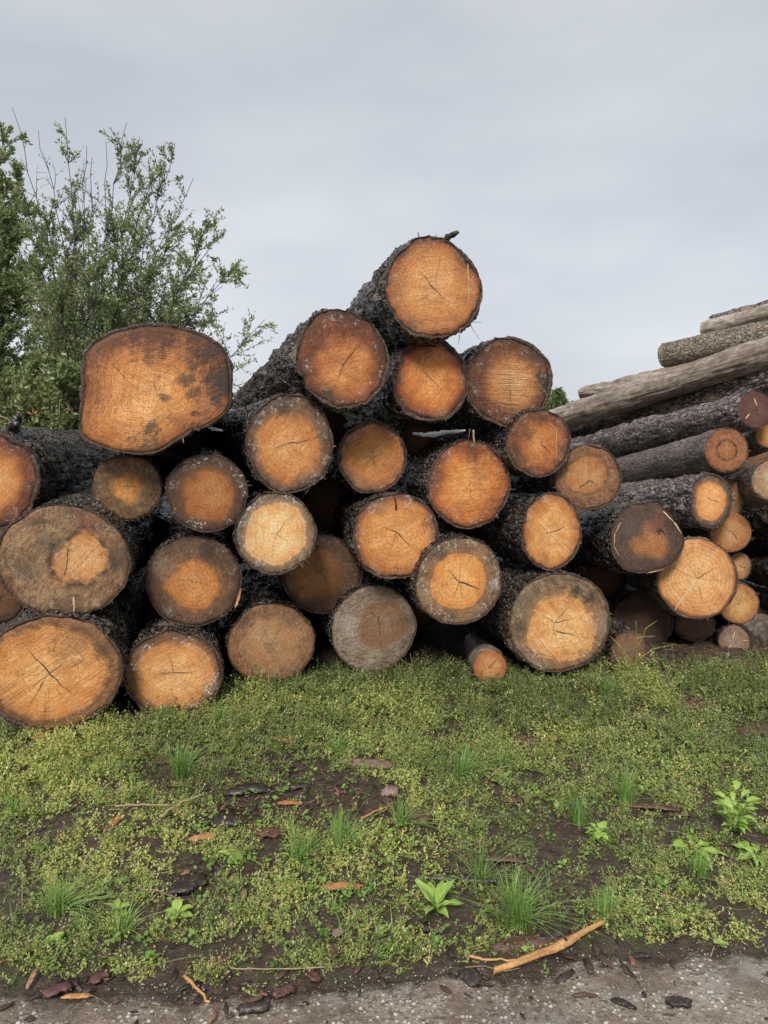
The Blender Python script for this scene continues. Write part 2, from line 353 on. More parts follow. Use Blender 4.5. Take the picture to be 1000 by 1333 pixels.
# ------------------------------------------------------------------ ground and path
def gh(x, y):
    p = np.stack([np.asarray(x, float), np.asarray(y, float), np.zeros_like(np.asarray(x, float))], -1)
    return (fbm(p*1.7, 3, 91)-.5)*.05 + (fbm(p*9, 2, 92)-.5)*.012
def edge_y(x):   # where the weeds give way to the gritty path
    p = np.stack([np.asarray(x, float)*5, np.asarray(x, float)*0, np.asarray(x, float)*0], -1)
    return 1.80 + .095*(x+.9) + (fbm(p, 4, 40)-.5)*.12
def axis(lo, hi, fine_lo, fine_hi, st, n):
    a = np.arange(fine_lo, fine_hi+st, st)
    return np.concatenate([fine_lo-(np.linspace(1, 0, n, endpoint=False)**3)*(fine_lo-lo), a, a[-1]+(np.linspace(0, 1, n+1)[1:]**3)*(hi-a[-1])])
gx = axis(-400, 400, -3.2, 3.2, .03, 22); gy = axis(-60, 900, .6, 5.4, .03, 26)
X, Y = np.meshgrid(gx, gy); Z = gh(X, Y)*np.clip(1-(np.hypot(X, Y-3)-5)/20, 0, 1)
# the soil dips under the path sheet
Z = Z - .012*np.clip((edge_y(X)+.02-Y)/.05, 0, 1)
nx_, ny_ = len(gx), len(gy); i = np.arange(ny_-1)[:, None]*nx_; j = np.arange(nx_-1)[None]
q = np.stack([i+j, i+j+1, i+nx_+j+1, i+nx_+j], -1).reshape(-1, 4)
m = N('soil'); o = m.pos()
a_ = m.noise(o, 2.2, 5, .6); b_ = m.noise(o, 30, 5, .7); c_ = m.noise(o, 160, 4, .7)
col = m.ramp(m.math('ADD', m.math('MULTIPLY', b_, .6), m.math('MULTIPLY', c_, .4)), [(.3, (.016, .011, .008)), (.5, (.065, .041, .03)), (.68, (.19, .125, .09))])
col = m.mix(m.math('MULTIPLY', m.step(m.noise(o, 11, 4, .6), .5, .62), .7), col, (.06, .07, .024))
far_ = m.n('VectorMath', operation='LENGTH'); m.put(far_.inputs[0], o)
col = m.mix(m.step(far_.outputs['Value'], 6, 14), col, m.mix(a_, (.05, .07, .02), (.09, .1, .035)))
m.bsdf(col, m.math('ADD', .35, m.math('MULTIPLY', c_, .4)), m.bump(m.math('ADD', b_, m.math('MULTIPLY', c_, .5)), .9, .02))
ground = link('ground', mesh_np('ground', np.stack([X, Y, Z], -1).reshape(-1, 3), [q], m.m)); ground['kind'] = 'structure'

px_ = axis(-60, 60, -2.4, 2.4, .02, 14); nrow = 70
X = np.tile(px_, (nrow, 1)); ey = edge_y(px_)+.015
tt = np.linspace(0, 1, nrow)[:, None]**2.2
Y = ey[None] - tt*8.0
Z = gh(X, Y)*.35 + .002 + (fbm(np.stack([X*22, Y*22, X*0], -1), 3, 77)-.5)*.014*np.clip(1-np.abs(X)/3, 0, 1) - .022*(1-np.clip(tt*90, 0, 1))
i = np.arange(nrow-1)[:, None]*len(px_); j = np.arange(len(px_)-1)[None]
q = np.stack([i+j, i+len(px_)+j, i+len(px_)+j+1, i+j+1], -1).reshape(-1, 4)
m = N('gritty_path'); o = m.pos()
v1 = m.n('TexVoronoi'); m.put(v1.inputs['Vector'], o); v1.inputs['Scale'].default_value = 95
sp_ = m.n('SeparateColor'); m.put(sp_.inputs[0], v1.outputs['Color'])
n1 = m.noise(o, 4.5, 5, .65); n2 = m.noise(o, 55, 5, .75); n3 = m.noise(o, 260, 3, .7)
base = m.ramp(m.math('ADD', m.math('MULTIPLY', n1, .6), m.math('MULTIPLY', n2, .4)), [(.36, (.085, .062, .045)), (.5, (.22, .17, .125)), (.64, (.42, .36, .28))])
pch = m.step(m.noise(o, 2.6, 4, .65), .48, .62); base = m.mix(m.math('MULTIPLY', pch, .6), base, (.42, .39, .34))
base = m.mix(m.math('MULTIPLY', m.step(n3, .35, .7), .5), base, (.09, .068, .05))
stone = m.mix(m.math('POWER', sp_.outputs[1], 2.0), (.13, .105, .08), (.78, .73, .64))
isst = m.math('MULTIPLY', m.step(sp_.outputs[0], .42, .5), m.step(v1.outputs['Distance'], .62, .38))
isst = m.math('MULTIPLY', isst, m.step(m.noise(o, 9, 3, .6), .36, .55))
col = m.mix(m.math('MULTIPLY', isst, .85), base, stone)
soilmask = m.step(m.math('ADD', m.tint(), m.math('MULTIPLY', m.math('SUBTRACT', m.noise(o, 14, 5, .7), .5), 1.6)), .2, .75)
col = m.mix(soilmask, m.mix(n2, (.02, .014, .01), (.09, .06, .042)), col)
hh = m.math('ADD', m.math('MULTIPLY', isst, .6), m.math('ADD', m.math('MULTIPLY', n2, .9), m.math('MULTIPLY', n3, .35)))
m.bsdf(col, m.math('ADD', .4, m.math('MULTIPLY', n1, .4)), m.bump(hh, .8, .008))
path_m = m.m
pth = link('path', mesh_np('path', np.stack([X, Y, Z], -1).reshape(-1, 3), [q], m.m, tint=np.clip((tt*8.0/.16), 0, 1)[:-1].repeat(len(px_)-1, 1).ravel())); pth['kind'] = 'structure'

# ------------------------------------------------------------------ tree line far behind
# ------------------------------------------------------------------ logs
LOGINFO = []
def make_log(px, py, rx, ry, Y, label, vp=None, far=None, length=5.0, taper=.018, face=None, bark='dark', bt=.05, rough=.011,
             cracks=None, pale=None, outline=None, lump=.022, group='logs of the big front stack', seed=None, facez=0.0, name='spruce_log', ragged=.3, marks=None, tilt=(0,0)):
    seed = seed if seed is not None else len(LOGINFO)+1; rs = random.Random(seed*7+1)
    c, t = P(px, py, Y)
    if far:
        fc, ft = P(far[0], far[1], far[2]); d = (fc-c); length = d.length; taper_r = far[3]*ft/FPX
    else:
        vp = vp or (270, 572); d = Vector(ray(*vp))
    d.normalize()
    Zl = -d; Yl = (Vector((0, 0, 1)) - Zl*Zl.z).normalized(); Xl = Yl.cross(Zl)
    if tilt != (0, 0):    # saw cut not square to the log: handled by shearing the end faces
        pass
    view = (c - Vector((0, 0, CAM_H))).normalized(); cosf = abs(view.dot(d))
    a = rx*t/FPX/(max(cosf, .35) if far and rx < ry*.97 else 1.0); b = ry*t/FPX
    r0 = (a+b)/2
    LOGINFO.append((label, c, d, r0, length))
    M = Matrix((( Xl.x, Yl.x, Zl.x), (Xl.y, Yl.y, Zl.y), (Xl.z, Yl.z, Zl.z))).to_4x4()
    root = bpy.data.objects.new(name, None); C.objects.link(root); root.empty_display_size = .1
    root.matrix_world = Matrix.Translation(c - Yl*b) @ M
    tag(root, label, 'log', group)
    low = group.startswith('logs glimpsed') or group.startswith('logs deep'); nth = 48 if low else (132 if r0 > .12 else 80)
    th = np.linspace(0, 2*np.pi, nth, endpoint=False)
    if outline:           # outline surveyed from the photo
        pts = []
        for ox, oy in outline:
            r = ray(ox, oy); tt = (c - Vector((0, 0, CAM_H))).dot(Zl)/Vector(r).dot(Zl)
            w = Vector(r*tt) + Vector((0, 0, CAM_H)) - c; pts.append((w.dot(Xl), w.dot(Yl)))
        pts = np.array(pts); an = np.arctan2(pts[:, 1], pts[:, 0]); o_ = np.argsort(an); an = an[o_]; rd = np.hypot(*pts.T)[o_]
        Rt = np.interp(np.mod(th+np.pi, 2*np.pi)-np.pi, np.concatenate([an-2*np.pi, an, an+2*np.pi]), np.tile(rd, 3))
    else:
        Rt = a*b/np.sqrt((b*np.cos(th))**2 + (a*np.sin(th))**2)
        for k in (2, 3, 4, 5, 7): Rt = Rt*(1 + lump*rs.uniform(.3, 1)*(1.6/k)*np.cos(k*th+rs.uniform(0, 6.3)))
    cen = np.stack([np.cos(th), np.sin(th)], -1)
    so = np.array([rs.uniform(-50, 50) for _ in range(3)])
    # barrel rings, close together near the sawn end
    ns = 20 if low else 56
    s = np.linspace(0, 1, ns)**(1.7 if far else 2.0)*length
    TH, S = np.meshgrid(th, s); base = np.tile(Rt, (ns, 1))
    mean = Rt.mean(); kf = np.clip(S/.8, 0, 1); base = base*(1-kf*.5) + (mean*.5+.5*base)*kf*.5
    if far: base = base*(1 + (taper_r/r0-1)*S/length)
    else: base = base - taper*S
    cx, sx = np.cos(TH), np.sin(TH)
    pn = np.stack([cx*mean, sx*mean, S*.62], -1) + so
    disp = (fbm(pn*24, 3, seed)-.5)*2.8*rough + (fbm(pn*6, 2, seed+5)-.5)*3.0*rough + (np.abs(fbm(pn*55, 1, seed+9)-.5))*rough*2.0
    disp = np.where(disp > 0, disp, disp*1.4)*(.3+.7*np.clip(S/.05, 0, 1))
    # knots / stubs swelling
    for _ in range(int(length*1.2)):
        ks, kt = rs.uniform(.2, length), rs.uniform(0, 6.28)
        dd = ((S-ks)/.07)**2 + (((TH-kt+np.pi) % (2*np.pi)-np.pi)*mean/.06)**2
        disp = disp + np.exp(-dd)*rs.uniform(.006, .022)
    rad = base + disp
    bend = rs.uniform(-.02, .02)*(S/length)**2*length*.6; bend2 = rs.uniform(-.012, .012)*(S/length)**2*length*.6
    vz = -S.copy(); vz[0] += (fbm(np.stack([np.cos(th)*4, np.sin(th)*4, th*0], -1)+so, 3, seed)-.5)*.035*ragged*2
    V = np.stack([rad*cx+bend, rad*sx+bend2, vz], -1)
    bthick = bt*r0*(.9+1.1*(fbm(np.stack([np.cos(th)*2.5, np.sin(th)*2.5, th*0], -1)+so, 2, seed+2)-.5)*2)
    rin = rad[0] - bthick
    inner0 = np.stack([(rin)*np.cos(th), rin*np.sin(th), vz[0]-.002], -1)
    inner1 = np.stack([(rin-.006)*np.cos(th), (rin-.006)*np.sin(th), vz[0]*0-.03], -1)
    V = np.concatenate([inner1[None], inner0[None], V]); V[..., 1] += b
    nr = V.shape[0]; i = np.arange(nr-1)[:, None]*nth; j = np.arange(nth)[None]; j2 = (j+1) % nth
    q = np.stack([i+j, i+nth+j, i+nth+j2, i+j2], -1).reshape(-1, 4)[:, ::-1]
    capn = np.arange((nr-1)*nth, nr*nth)[None, ::-1]
    mi = np.zeros(len(q)+1, int); mi[:2*nth] = 1
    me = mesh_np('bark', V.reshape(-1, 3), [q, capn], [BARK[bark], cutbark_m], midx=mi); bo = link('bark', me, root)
    # sawn face : polar grid, unit-disc UVs
    nq = 6 if low else 16; g = np.linspace(0, 1, nq)**.8
    fr = (rin+.001)[None]*g[:, None]
    dz = (fbm(np.stack([np.cos(th)[None]*fr, np.sin(th)[None]*fr, fr*0], -1)*9+so, 3, seed+3)-.5)*.006*min(1, r0/.15)
    dz[0] = dz[0].mean(); dz += facez; dz = dz - (g[:, None]**24)*.004
    fv = np.stack([fr*np.cos(th), fr*np.sin(th)+b, dz], -1)
    skirt = np.stack([(rin+.001)*np.cos(th), (rin+.001)*np.sin(th)+b, th*0-.035], -1)[None]
    fv = np.concatenate([fv, skirt]); uv = np.stack([g[:, None]*np.cos(th), g[:, None]*np.sin(th)], -1); uv = np.concatenate([uv, uv[-1:]*1.02])
    i = np.arange(nq)[:, None]*nth
    q = np.stack([i+j, i+nth+j, i+nth+j2, i+j2], -1).reshape(-1, 4)
    fm = mesh_np('sawn_face', fv.reshape(-1, 3), [q], face_mat(face or {}, seed), uv=uv.reshape(-1, 2)); link('sawn_face', fm, root)
    # cracks : narrow open checks, as jagged slivers on the face, [x0,y0,x1,y1,width] in unit-disc units
    def sliver(x0, y0, x1, y1, w, lift, jag):
        L_ = math.hypot(x1-x0, y1-y0); n = max(4, int(L_*r0/.012)); u = np.linspace(0, 1, n)
        jit = np.array([rs.uniform(-1, 1) for _ in range(n)]); jit = np.convolve(jit, [.25, .5, .25], 'same')*jag*r0; jit[0] = jit[-1] = 0
        X = (x0+(x1-x0)*u)*mean; Yy = (y0+(y1-y0)*u)*mean; nx, ny = -(y1-y0)/L_, (x1-x0)/L_
        X = X+nx*jit; Yy = Yy+ny*jit; wd = w*(1-u)**.6*(.6+.4*np.array([rs.random() for _ in range(n)])); wd[0] *= .6; wd[-1] = 0
        z = facez+lift+np.zeros(n)
        l = np.stack([X+nx*wd, Yy+ny*wd+b, z], -1); r_ = np.stack([X-nx*wd, Yy-ny*wd+b, z], -1)
        k = np.arange(n-1); f = np.stack([k, k+1, k+n+1, k+n], -1)
        return np.concatenate([l, r_]), f[:, ::-1]
    if cracks is None:
        ox, oy = rs.uniform(-.1, .1), rs.uniform(-.1, .1); a0 = rs.uniform(0, 6.28); cracks = []
        for k in range(rs.choice([2, 3, 3, 4])):
            an_ = a0+k*rs.uniform(1.6, 2.4); l_ = rs.uniform(.18, .5); cracks.append((ox, oy, ox+l_*math.cos(an_), oy+l_*math.sin(an_), rs.uniform(.7, 1.5)))
    mb = MB()
    for k in cracks: v, f = sliver(*k[:4], k[4]*.0021, .0042, .022); mb.add(v, f, tint=rs.random())
    for k in range(rs.randint(4, 9)):   # hair checks
        an_ = rs.uniform(0, 6.28); r1 = rs.uniform(.1, .4); r2_ = r1+rs.uniform(.08, .3); x0, y0 = cracks[0][0], cracks[0][1] if cracks else 0
        v, f = sliver(x0+r1*math.cos(an_), y0+r1*math.sin(an_), x0+r2_*math.cos(an_+.1), y0+r2_*math.sin(an_+.1), .0006, .0040, .01); mb.add(v, f, tint=rs.random())
    mb.build('drying_cracks', crack_m, root, smooth=False)['kind'] = 'stuff'
    if pale:
        mb = MB()
        for k in pale: v, f = sliver(*k[:4], k[4]*.0022, .0048, .008); mb.add(v, f, tint=rs.random())
        mb.build('pale_torn_fibres', splint_m, root, smooth=False)['kind'] = 'stuff'
    if marks: marks(root, a, b, mean)
    # loose bark flakes and fibres standing off the cut edge
    mb = MB()
    for k in range(int(26*min(1, r0/.2))):
        a_ = rs.uniform(0, 6.28); i_ = int(a_/6.2832*nth) % nth; rr_ = rad[0][i_]-bthick[i_]*rs.uniform(0, 1)
        p0 = np.array([rr_*math.cos(a_), rr_*math.sin(a_)+b, 0.]); l_ = rs.uniform(.008, .035)
        dr = np.array([math.cos(a_)*rs.uniform(-.2, 1), math.sin(a_)*rs.uniform(-.2, 1), rs.uniform(-.1, .6)]); sd_ = np.array([-math.sin(a_), math.cos(a_), 0])*rs.uniform(.0008, .006)
        p1 = p0+dr*l_; v = np.array([p0-sd_-dr*.01, p0+sd_-dr*.01, p1+sd_*.3, p1-sd_*.4]); mb.add(v, [[0, 1, 2, 3]], tint=rs.random())
        v2 = v+np.array([0, 0, -.002]); mb.add(v2, [[3, 2, 1, 0]], tint=rs.random())
    mb.build('ragged_bark_edge', chip_m, root, smooth=False)['kind'] = 'stuff'
    return root, r0, (Xl, Yl, Zl), c

chip_m = simple_mat('bark_chips', [(0, (.012, .008, .007)), (.45, (.05, .03, .022)), (.8, (.11, .055, .035)), (1, (.24, .17, .12))], .5, 120)
HO = (.62, .29, .088)    # fresh orange
HB = (.66, .34, .12)     # brighter
HT = (.48, .26, .105)    # tan

make_log(200, 506, 97, 84, 3.78, 'largest log with squared-off left side lying on top of the left end', vp=(285, 575), bt=.04, length=4.5,
  outline=[(103,563),(103,540),(104,520),(106,500),(107,480),(111,457),(119,447),(130,441),(160,428),(200,421),(240,427),(272,438),(291,452),(300,478),(301,505),(297,532),(280,548),(252,561),(225,577),(205,588),(185,591),(160,589),(140,585),(125,580),(109,573)],
  face=dict(h=(.60,.30,.10), o=(.19,.085,.035), outc=(.34,.15,.055), hr=.72, soft=.5, c=(-.1,-.2), red=.3, grime=.42, resin=.0, saws=.5, irr=.6, rim=.975, outn=.9, stain=[(.0,1.05,.62,(.11,.045,.02),.85),(1.02,.1,.42,(.05,.036,.03),.95),(.85,.75,.55,(.07,.036,.02),.85),(-.75,.75,.35,(.16,.07,.03),.7),(.42,.12,.13,(.05,.03,.02),.75),(.52,-.05,.14,(.05,.035,.02),.7),(.5,.3,.10,(.05,.03,.02),.6),(-.08,-.62,.16,(.04,.035,.025),.8),(.17,-.15,.10,(.06,.045,.03),.75),(-.2,-.95,.35,(.14,.09,.045),.8),(-.85,-.75,.22,(.08,.055,.03),.7),(-.05,.45,.14,(.14,.07,.03),.5),(.6,-.38,.07,(.02,.015,.01),.8)]),
  cracks=[(-.55,.35,-.25,-.02,.7),(0,.1,.05,-.1,.5),(0,.1,-.1,.1,.5),(.05,-.1,.2,-.2,.6),(.25,.1,.45,.25,.5)], ragged=.2)
make_log(565, 375, 64.5, 66, 4.15, 'topmost log, at the peak of the pile, with a broken twig on its upper rim', vp=(290, 570), length=4.4, bt=.05, rough=.020,
  face=dict(h=(.55,.275,.095), o=(.16,.075,.03), hr=.88, soft=.2, red=.3, grime=.3, resin=.35, saw=.15, saws=.6, irr=.25, stain=[(-.5,-.75,.22,(.2,.16,.1),.6),(.75,.6,.28,(.12,.06,.03),.6),(-.75,.0,.2,(.3,.14,.05),.4)]),
  cracks=[(.05,-.05,-.3,.32,1.2),(.05,-.05,.3,-.28,.8),(.02,.1,.1,.45,.4)], pale=[(-.6,.42,-.52,.5,.8),(-.55,.52,-.47,.58,.7),(-.5,.56,-.5,.66,.7),(-.43,.6,-.36,.68,.8),(-.38,.66,-.3,.66,.6),(-.3,.68,-.28,.8,.7),(-.22,.72,-.14,.82,.7),(-.13,.76,-.12,.86,.6),(-.66,.3,-.6,.38,.7),(-.8,.25,-.3,-.7,.9),(-.5,-.25,.7,-.25,.4),(.7,.5,.72,-.4,.9)])
make_log(447, 468, 61, 65, 4.0, 'second highest log, dark rimmed, with flaking bark along its left side', vp=(195, 597), length=4.2, bt=.06, rough=.022,
  face=dict(h=(.58,.27,.085), o=(.14,.05,.02), outc=(.26,.10,.035), hr=.55, soft=.6, c=(.05,-.15), red=.55, grime=.3, resin=.6, saws=.45, irr=.4, stain=[(.1,.95,.45,(.09,.03,.015),.75),(.9,.2,.3,(.09,.035,.015),.6),(-.35,-.85,.28,(.1,.085,.055),.8)]),
  cracks=[(0,-.1,.4,.4,1.1),(0,-.1,-.15,-.45,.8),(0,-.1,-.3,.02,.4)])
make_log(561, 495, 52, 54, 4.32, 'deep orange log directly under the topmost one', vp=(280, 575), length=4.4, bt=.09, rough=.013,
  face=dict(h=(.62,.26,.07), o=(.17,.06,.02), hr=.78, soft=.35, red=.45, grime=.25, resin=.35, saw=.9, saws=.7, irr=.25, rim=.9, stain=[(-.2,.9,.4,(.14,.045,.018),.7),(.3,-.9,.25,(.28,.2,.12),.5)]),
  cracks=[(.05,0,.35,-.35,.7),(.05,0,-.25,.25,.7),(.05,0,.2,.3,.4)])
make_log(664, 497, 59, 58, 4.42, 'log with level saw lines and a wet dark right edge, right shoulder of the pile', vp=(285, 570), length=4.4, bt=.07, rough=.015,
  face=dict(h=(.50,.27,.11), o=(.12,.05,.025), outc=(.24,.11,.05), hr=.60, soft=.35, c=(.1,-.02), red=.25, grime=.45, resin=.5, saw=.0, saws=1.4, irr=.25, band=.2, stain=[(.95,.1,.35,(.045,.032,.025),.9),(.6,.75,.3,(.1,.085,.07),.6),(-.9,0,.35,(.13,.05,.025),.6),(.4,-.85,.3,(.06,.045,.03),.6)]),
  cracks=[(0,-.5,0,.35,.6),(0,.35,-.02,.5,.3)])
make_log(702, 577, 45, 44, 4.38, 'reddish blotchy log with a thin pale upright scratch near its right rim', vp=(290, 570), length=4.4, bt=.06,
  face=dict(h=(.50,.22,.07), o=(.16,.07,.035), hr=.6, soft=.5, red=.7, grime=.6, resin=.3, irr=.7, stain=[(-.4,.3,.3,(.1,.05,.025),.7),(-.6,-.5,.3,(.14,.085,.045),.6),(.1,.75,.25,(.1,.045,.02),.6)]), pale=[(.52,.4,.54,-.62,.7),(.3,.6,.52,.4,.5)])
make_log(766, 622, 45, 43, 4.5, 'brown log at the right end of the third row, touching the long grey trunks', vp=(400, 580), length=4.4, bt=.05,
  face=dict(h=(.42,.22,.085), o=(.21,.115,.055), outc=(.33,.2,.1), hr=.62, soft=.16, c=(-.05,.1), red=.3, grime=.5, resin=.35, saw=1.57, irr=.3, band=.6, rim=.96),
  pale=[(-.08,.4,-.12,-.5,.7)])
make_log(378, 578, 58, 64, 4.0, 'tan log with a grey soiled lower rim, below the flaking-bark log', vp=(170, 560), length=4.6, bt=.04, rough=.013,
  face=dict(h=(.56,.27,.09), o=(.12,.085,.05), outc=(.24,.18,.11), stain=[(-.2,.75,.22,(.07,.06,.04),.75),(.1,.9,.2,(.2,.16,.1),.5),(.3,-.8,.25,(.1,.085,.06),.6)], hr=.72, soft=.16, c=(-.05,-.08), red=.2, grime=.6, resin=.6, irr=.3),
  cracks=[(-.1,0,.5,.1,1.2),(-.1,0,-.35,-.1,.8),(.5,.1,.65,.2,.6)])
make_log(485, 595, 46, 47, 4.36, 'small orange log in the middle, with a greyish lower left patch', vp=(275, 575), length=4.6, bt=.05,
  face=dict(h=(.58,.275,.09), o=(.2,.13,.08), hr=.82, soft=.3, c=(.08,.06), red=.3, grime=.4, resin=.5, saw=.5, saws=.7, irr=.4),
  cracks=[(0,0,.35,.12,.8),(0,0,-.3,.02,.7),(0,0,.1,-.3,.7),(0,0,-.1,.5,.4)])
make_log(611, 631, 57, 57, 4.4, 'reddish orange log in the centre, hanging fibres above it', vp=(280, 575), length=4.6, bt=.05,
  face=dict(h=(.60,.26,.07), o=(.2,.08,.03), hr=.85, soft=.25, red=.6, grime=.35, resin=.4, saw=.05, saws=.6, irr=.4, stain=[(.1,.85,.4,(.2,.07,.025),.7),(-.85,.2,.3,(.16,.06,.025),.6),(.3,.3,.3,(.36,.14,.05),.5),(.7,-.5,.25,(.2,.08,.03),.5)]), cracks=[(0,.05,-.05,.35,.4),(0,.05,.3,.02,.4),(0,.05,.05,-.4,.5)])
make_log(166, 635, 44, 43, 3.95, 'small dark olive log with a bright orange spot, under the squared-off log', vp=(270, 560), length=4.8, bt=.03,
  face=dict(h=(.58,.28,.08), o=(.11,.075,.035), outc=(.27,.18,.085), hr=.40, soft=.22, c=(.0,.0), red=.1, grime=.55, resin=.25, irr=.45, outn=.8, streak=1.0, rim=.97, saw=1.7), cracks=[(-.1,.05,.3,.05,.6),(0,-.1,0,.3,.4)])
make_log(270, 642, 52, 51, 3.95, 'dark amber log with a white mould patch at its bottom rim', vp=(255, 560), length=4.8, bt=.035,
  face=dict(stain=[(.2,.15,.35,(.42,.19,.06),.5),(-.4,.5,.25,(.1,.05,.025),.5)], h=(.36,.15,.042), o=(.075,.045,.025), outc=(.15,.09,.05), hr=.66, soft=.14, c=(.03,-.05), red=.4, grime=.6, resin=.9, irr=.25), cracks=[(.1,-.05,-.1,.2,.5),(.1,-.05,.3,.1,.5),(-.3,-.3,0,-.4,.4)])
make_log(-13, 624, 62, 64, 3.72, 'orange log cut off by the left edge, with litter on its wet black barrel', vp=(262, 545), length=4.8, bt=.09, rough=.017,
  face=dict(h=(.60,.31,.11), o=(.13,.055,.022), hr=.62, soft=.4, red=.2, grime=.3, resin=.4, irr=.4, streak=1))
make_log(84, 731, 82, 74, 3.62, 'log with a pale orange wedge on dirty grey-brown wood, second up at the far left', vp=(275, 560), length=5, bt=.03, rough=.014,
  face=dict(h=(.55,.30,.12), stain=[(.45,.75,.28,(.24,.09,.04),.65),(-.2,.3,.3,(.13,.1,.065),.7),(-.65,.5,.25,(.42,.28,.15),.6),(.85,.0,.25,(.1,.065,.04),.6),(-.55,-.1,.22,(.11,.085,.055),.7),(.0,-.8,.3,(.1,.07,.045),.5),(-.3,-.1,.2,(.33,.22,.12),.5)], o=(.18,.125,.07), outc=(.36,.26,.14), hr=.46, soft=.14, c=(.24,.02), red=.05, grime=.62, resin=.25, band=.9, irr=.45, outn=.9, streak=.8, rim=.98),
  cracks=[(.0,-.25,.12,.45,1.1),(.12,.45,.14,.6,.6)], pale=[(.12,-.6,.12,-.98,2.2),(.1,-.1,.55,-.35,.6)])
make_log(69, 876, 86, 78, 3.46, 'big bright log at the bottom left corner, long diagonal crack across it', vp=(285, 590), length=5.2, bt=.045, rough=.012, lump=.01,
  face=dict(h=(.60,.31,.105), o=(.19,.10,.045), outc=(.33,.2,.1), stain=[(.35,.45,.40,(.36,.18,.07),.75),(.78,.35,.22,(.14,.08,.035),.7),(-.6,-.85,.25,(.2,.11,.05),.6)], edge=.3, hr=.86, soft=.1, c=(-.06,0), red=.3, redc=(.28,.12,.035), grime=.18, resin=.15, band=.6, irr=.16, saw=.6, saws=.7, rim=.985, pale=.7),
  cracks=[(-.05,0,-.38,.42,1.6),(-.05,0,.27,-.36,1.5),(-.05,0,.18,.18,1.1),(-.12,-.1,-.42,-.55,.9),(.03,.35,.06,.6,.6),(-.15,-.5,-.15,-.8,.5)], pale=[(-.08,-.02,-.4,-.22,1.6)])
make_log(253, 757, 60, 60, 3.98, 'grey-brown log with a small orange heart and a bark tatter at its right', vp=(265, 570), length=5, bt=.02,
  face=dict(h=(.52,.24,.075), o=(.105,.07,.042), outc=(.2,.14,.08), stain=[(-.6,.35,.3,(.3,.22,.14),.55),(.3,.65,.25,(.06,.045,.03),.7),(.85,-.1,.2,(.2,.07,.03),.6),(-.5,-.6,.25,(.2,.15,.09),.5)], hr=.54, soft=.2, c=(-.02,-.06), red=.25, grime=.6, resin=.3, band=.4, irr=.4, ring=.8), cracks=[(0,0,.35,-.1,.6),(0,0,-.25,.1,.5)])
make_log(226, 878, 62, 59, 3.72, 'pale orange bottom-row log with white mould down its left rim', vp=(275, 590), length=5.2, bt=.04, rough=.014, lump=.025,
  face=dict(h=(.62,.34,.13), o=(.12,.075,.04), outc=(.27,.17,.09), stain=[(.85,-.45,.3,(.38,.3,.17),.7),(-.8,.0,.18,(.3,.1,.04),.6),(.1,.85,.25,(.26,.12,.05),.6)], hr=.80, soft=.1, c=(.02,-.02), red=.15, grime=.3, resin=1, irr=.25, saw=.5, saws=.6), cracks=[(0,.05,-.1,.4,.7),(0,.05,.45,.0,1.0),(0,.05,-.3,.05,.6)])
make_log(360, 695, 52, 54, 3.92, 'palest yellow-orange log with a sharp speckled black rim', vp=(300, 575), length=4.8, bt=.04, rough=.012, lump=.03,
  face=dict(edge=.15, h=(.72,.46,.21), o=(.055,.045,.03), outc=(.3,.27,.2), hr=.78, soft=.06, red=.05, redc=(.5,.2,.06), grime=.15, resin=.9, irr=.3, rim=.99, outn=.7, streak=.6, pale=.6), cracks=[(0,0,.25,.35,.6),(0,0,.3,-.2,.6),(0,0,-.25,.05,.5),(0,0,-.1,-.35,.5)])
make_log(420, 747, 52, 52, 4.38, 'shadowy brown log set back behind the palest one', vp=(290, 575), length=4.4, bt=.04,
  face=dict(h=(.30,.15,.055), o=(.085,.05,.028), outc=(.14,.09,.05), hr=.58, soft=.3, c=(-.15,-.05), red=.3, grime=.5, resin=.25, irr=.3, streak=1), cracks=[(-.1,.05,.1,.2,.8),(-.1,.05,-.35,-.2,.8),(-.1,.05,-.2,.4,.6)])  # shade of its recess is put into the dark face colours
make_log(353, 838, 55, 53, 4.12, 'dull tan bottom-row log with fine dark ray streaks', vp=(290, 590), length=4.8, bt=.015, lump=.02,
  face=dict(h=(.38,.23,.11), stain=[(.0,-.1,.2,(.14,.08,.045),.5),(.45,.6,.3,(.16,.1,.06),.5),(-.75,.6,.25,(.12,.075,.045),.7),(-.3,.35,.3,(.46,.3,.16),.5)], o=(.25,.155,.08), outc=(.36,.24,.13), hr=.5, soft=.5, red=.15, grime=.45, resin=.0, streak=1.2, irr=.4, rim=.985, saws=.5), cracks=[(0,0,-.3,.1,.4),(0,0,.2,.3,.4)])
make_log(487, 819, 56, 57, 4.30, 'weathered grey bottom-row log with a brown heart', vp=(300, 590), length=4.6, bt=.015, lump=.012,
  face=dict(h=(.22,.135,.075), o=(.20,.185,.14), outc=(.33,.31,.25), stain=[(-.75,.2,.35,(.42,.40,.33),.6),(.75,.1,.3,(.15,.11,.07),.6),(.0,.85,.3,(.14,.11,.08),.6)], hr=.55, soft=.22, c=(.2,.1), red=.1, grime=.4, resin=.25, irr=.5, rim=.99, outn=.9, saw=.1, ring=.7), cracks=[(.1,.3,.15,-.35,1.1),(.1,.3,-.1,.4,.8),(.15,.05,.25,.15,.4)])
make_log(516, 698, 58, 56, 4.18, 'orange log with a dark notch at its top rim, right of the shadowy brown one', vp=(285, 580), length=4.6, bt=.045,
  face=dict(h=(.62,.30,.095), o=(.15,.085,.045), stain=[(-.4,.8,.25,(.3,.24,.16),.5),(.8,.3,.25,(.2,.08,.035),.6),(.0,.25,.3,(.42,.18,.06),.4)], hr=.89, soft=.12, red=.35, grime=.3, resin=.8, irr=.2), cracks=[(0,.1,.35,-.25,1.3),(0,.1,-.35,.25,1.1),(0,.1,-.15,-.4,.5),(0,.6,-.05,.95,4.2)])
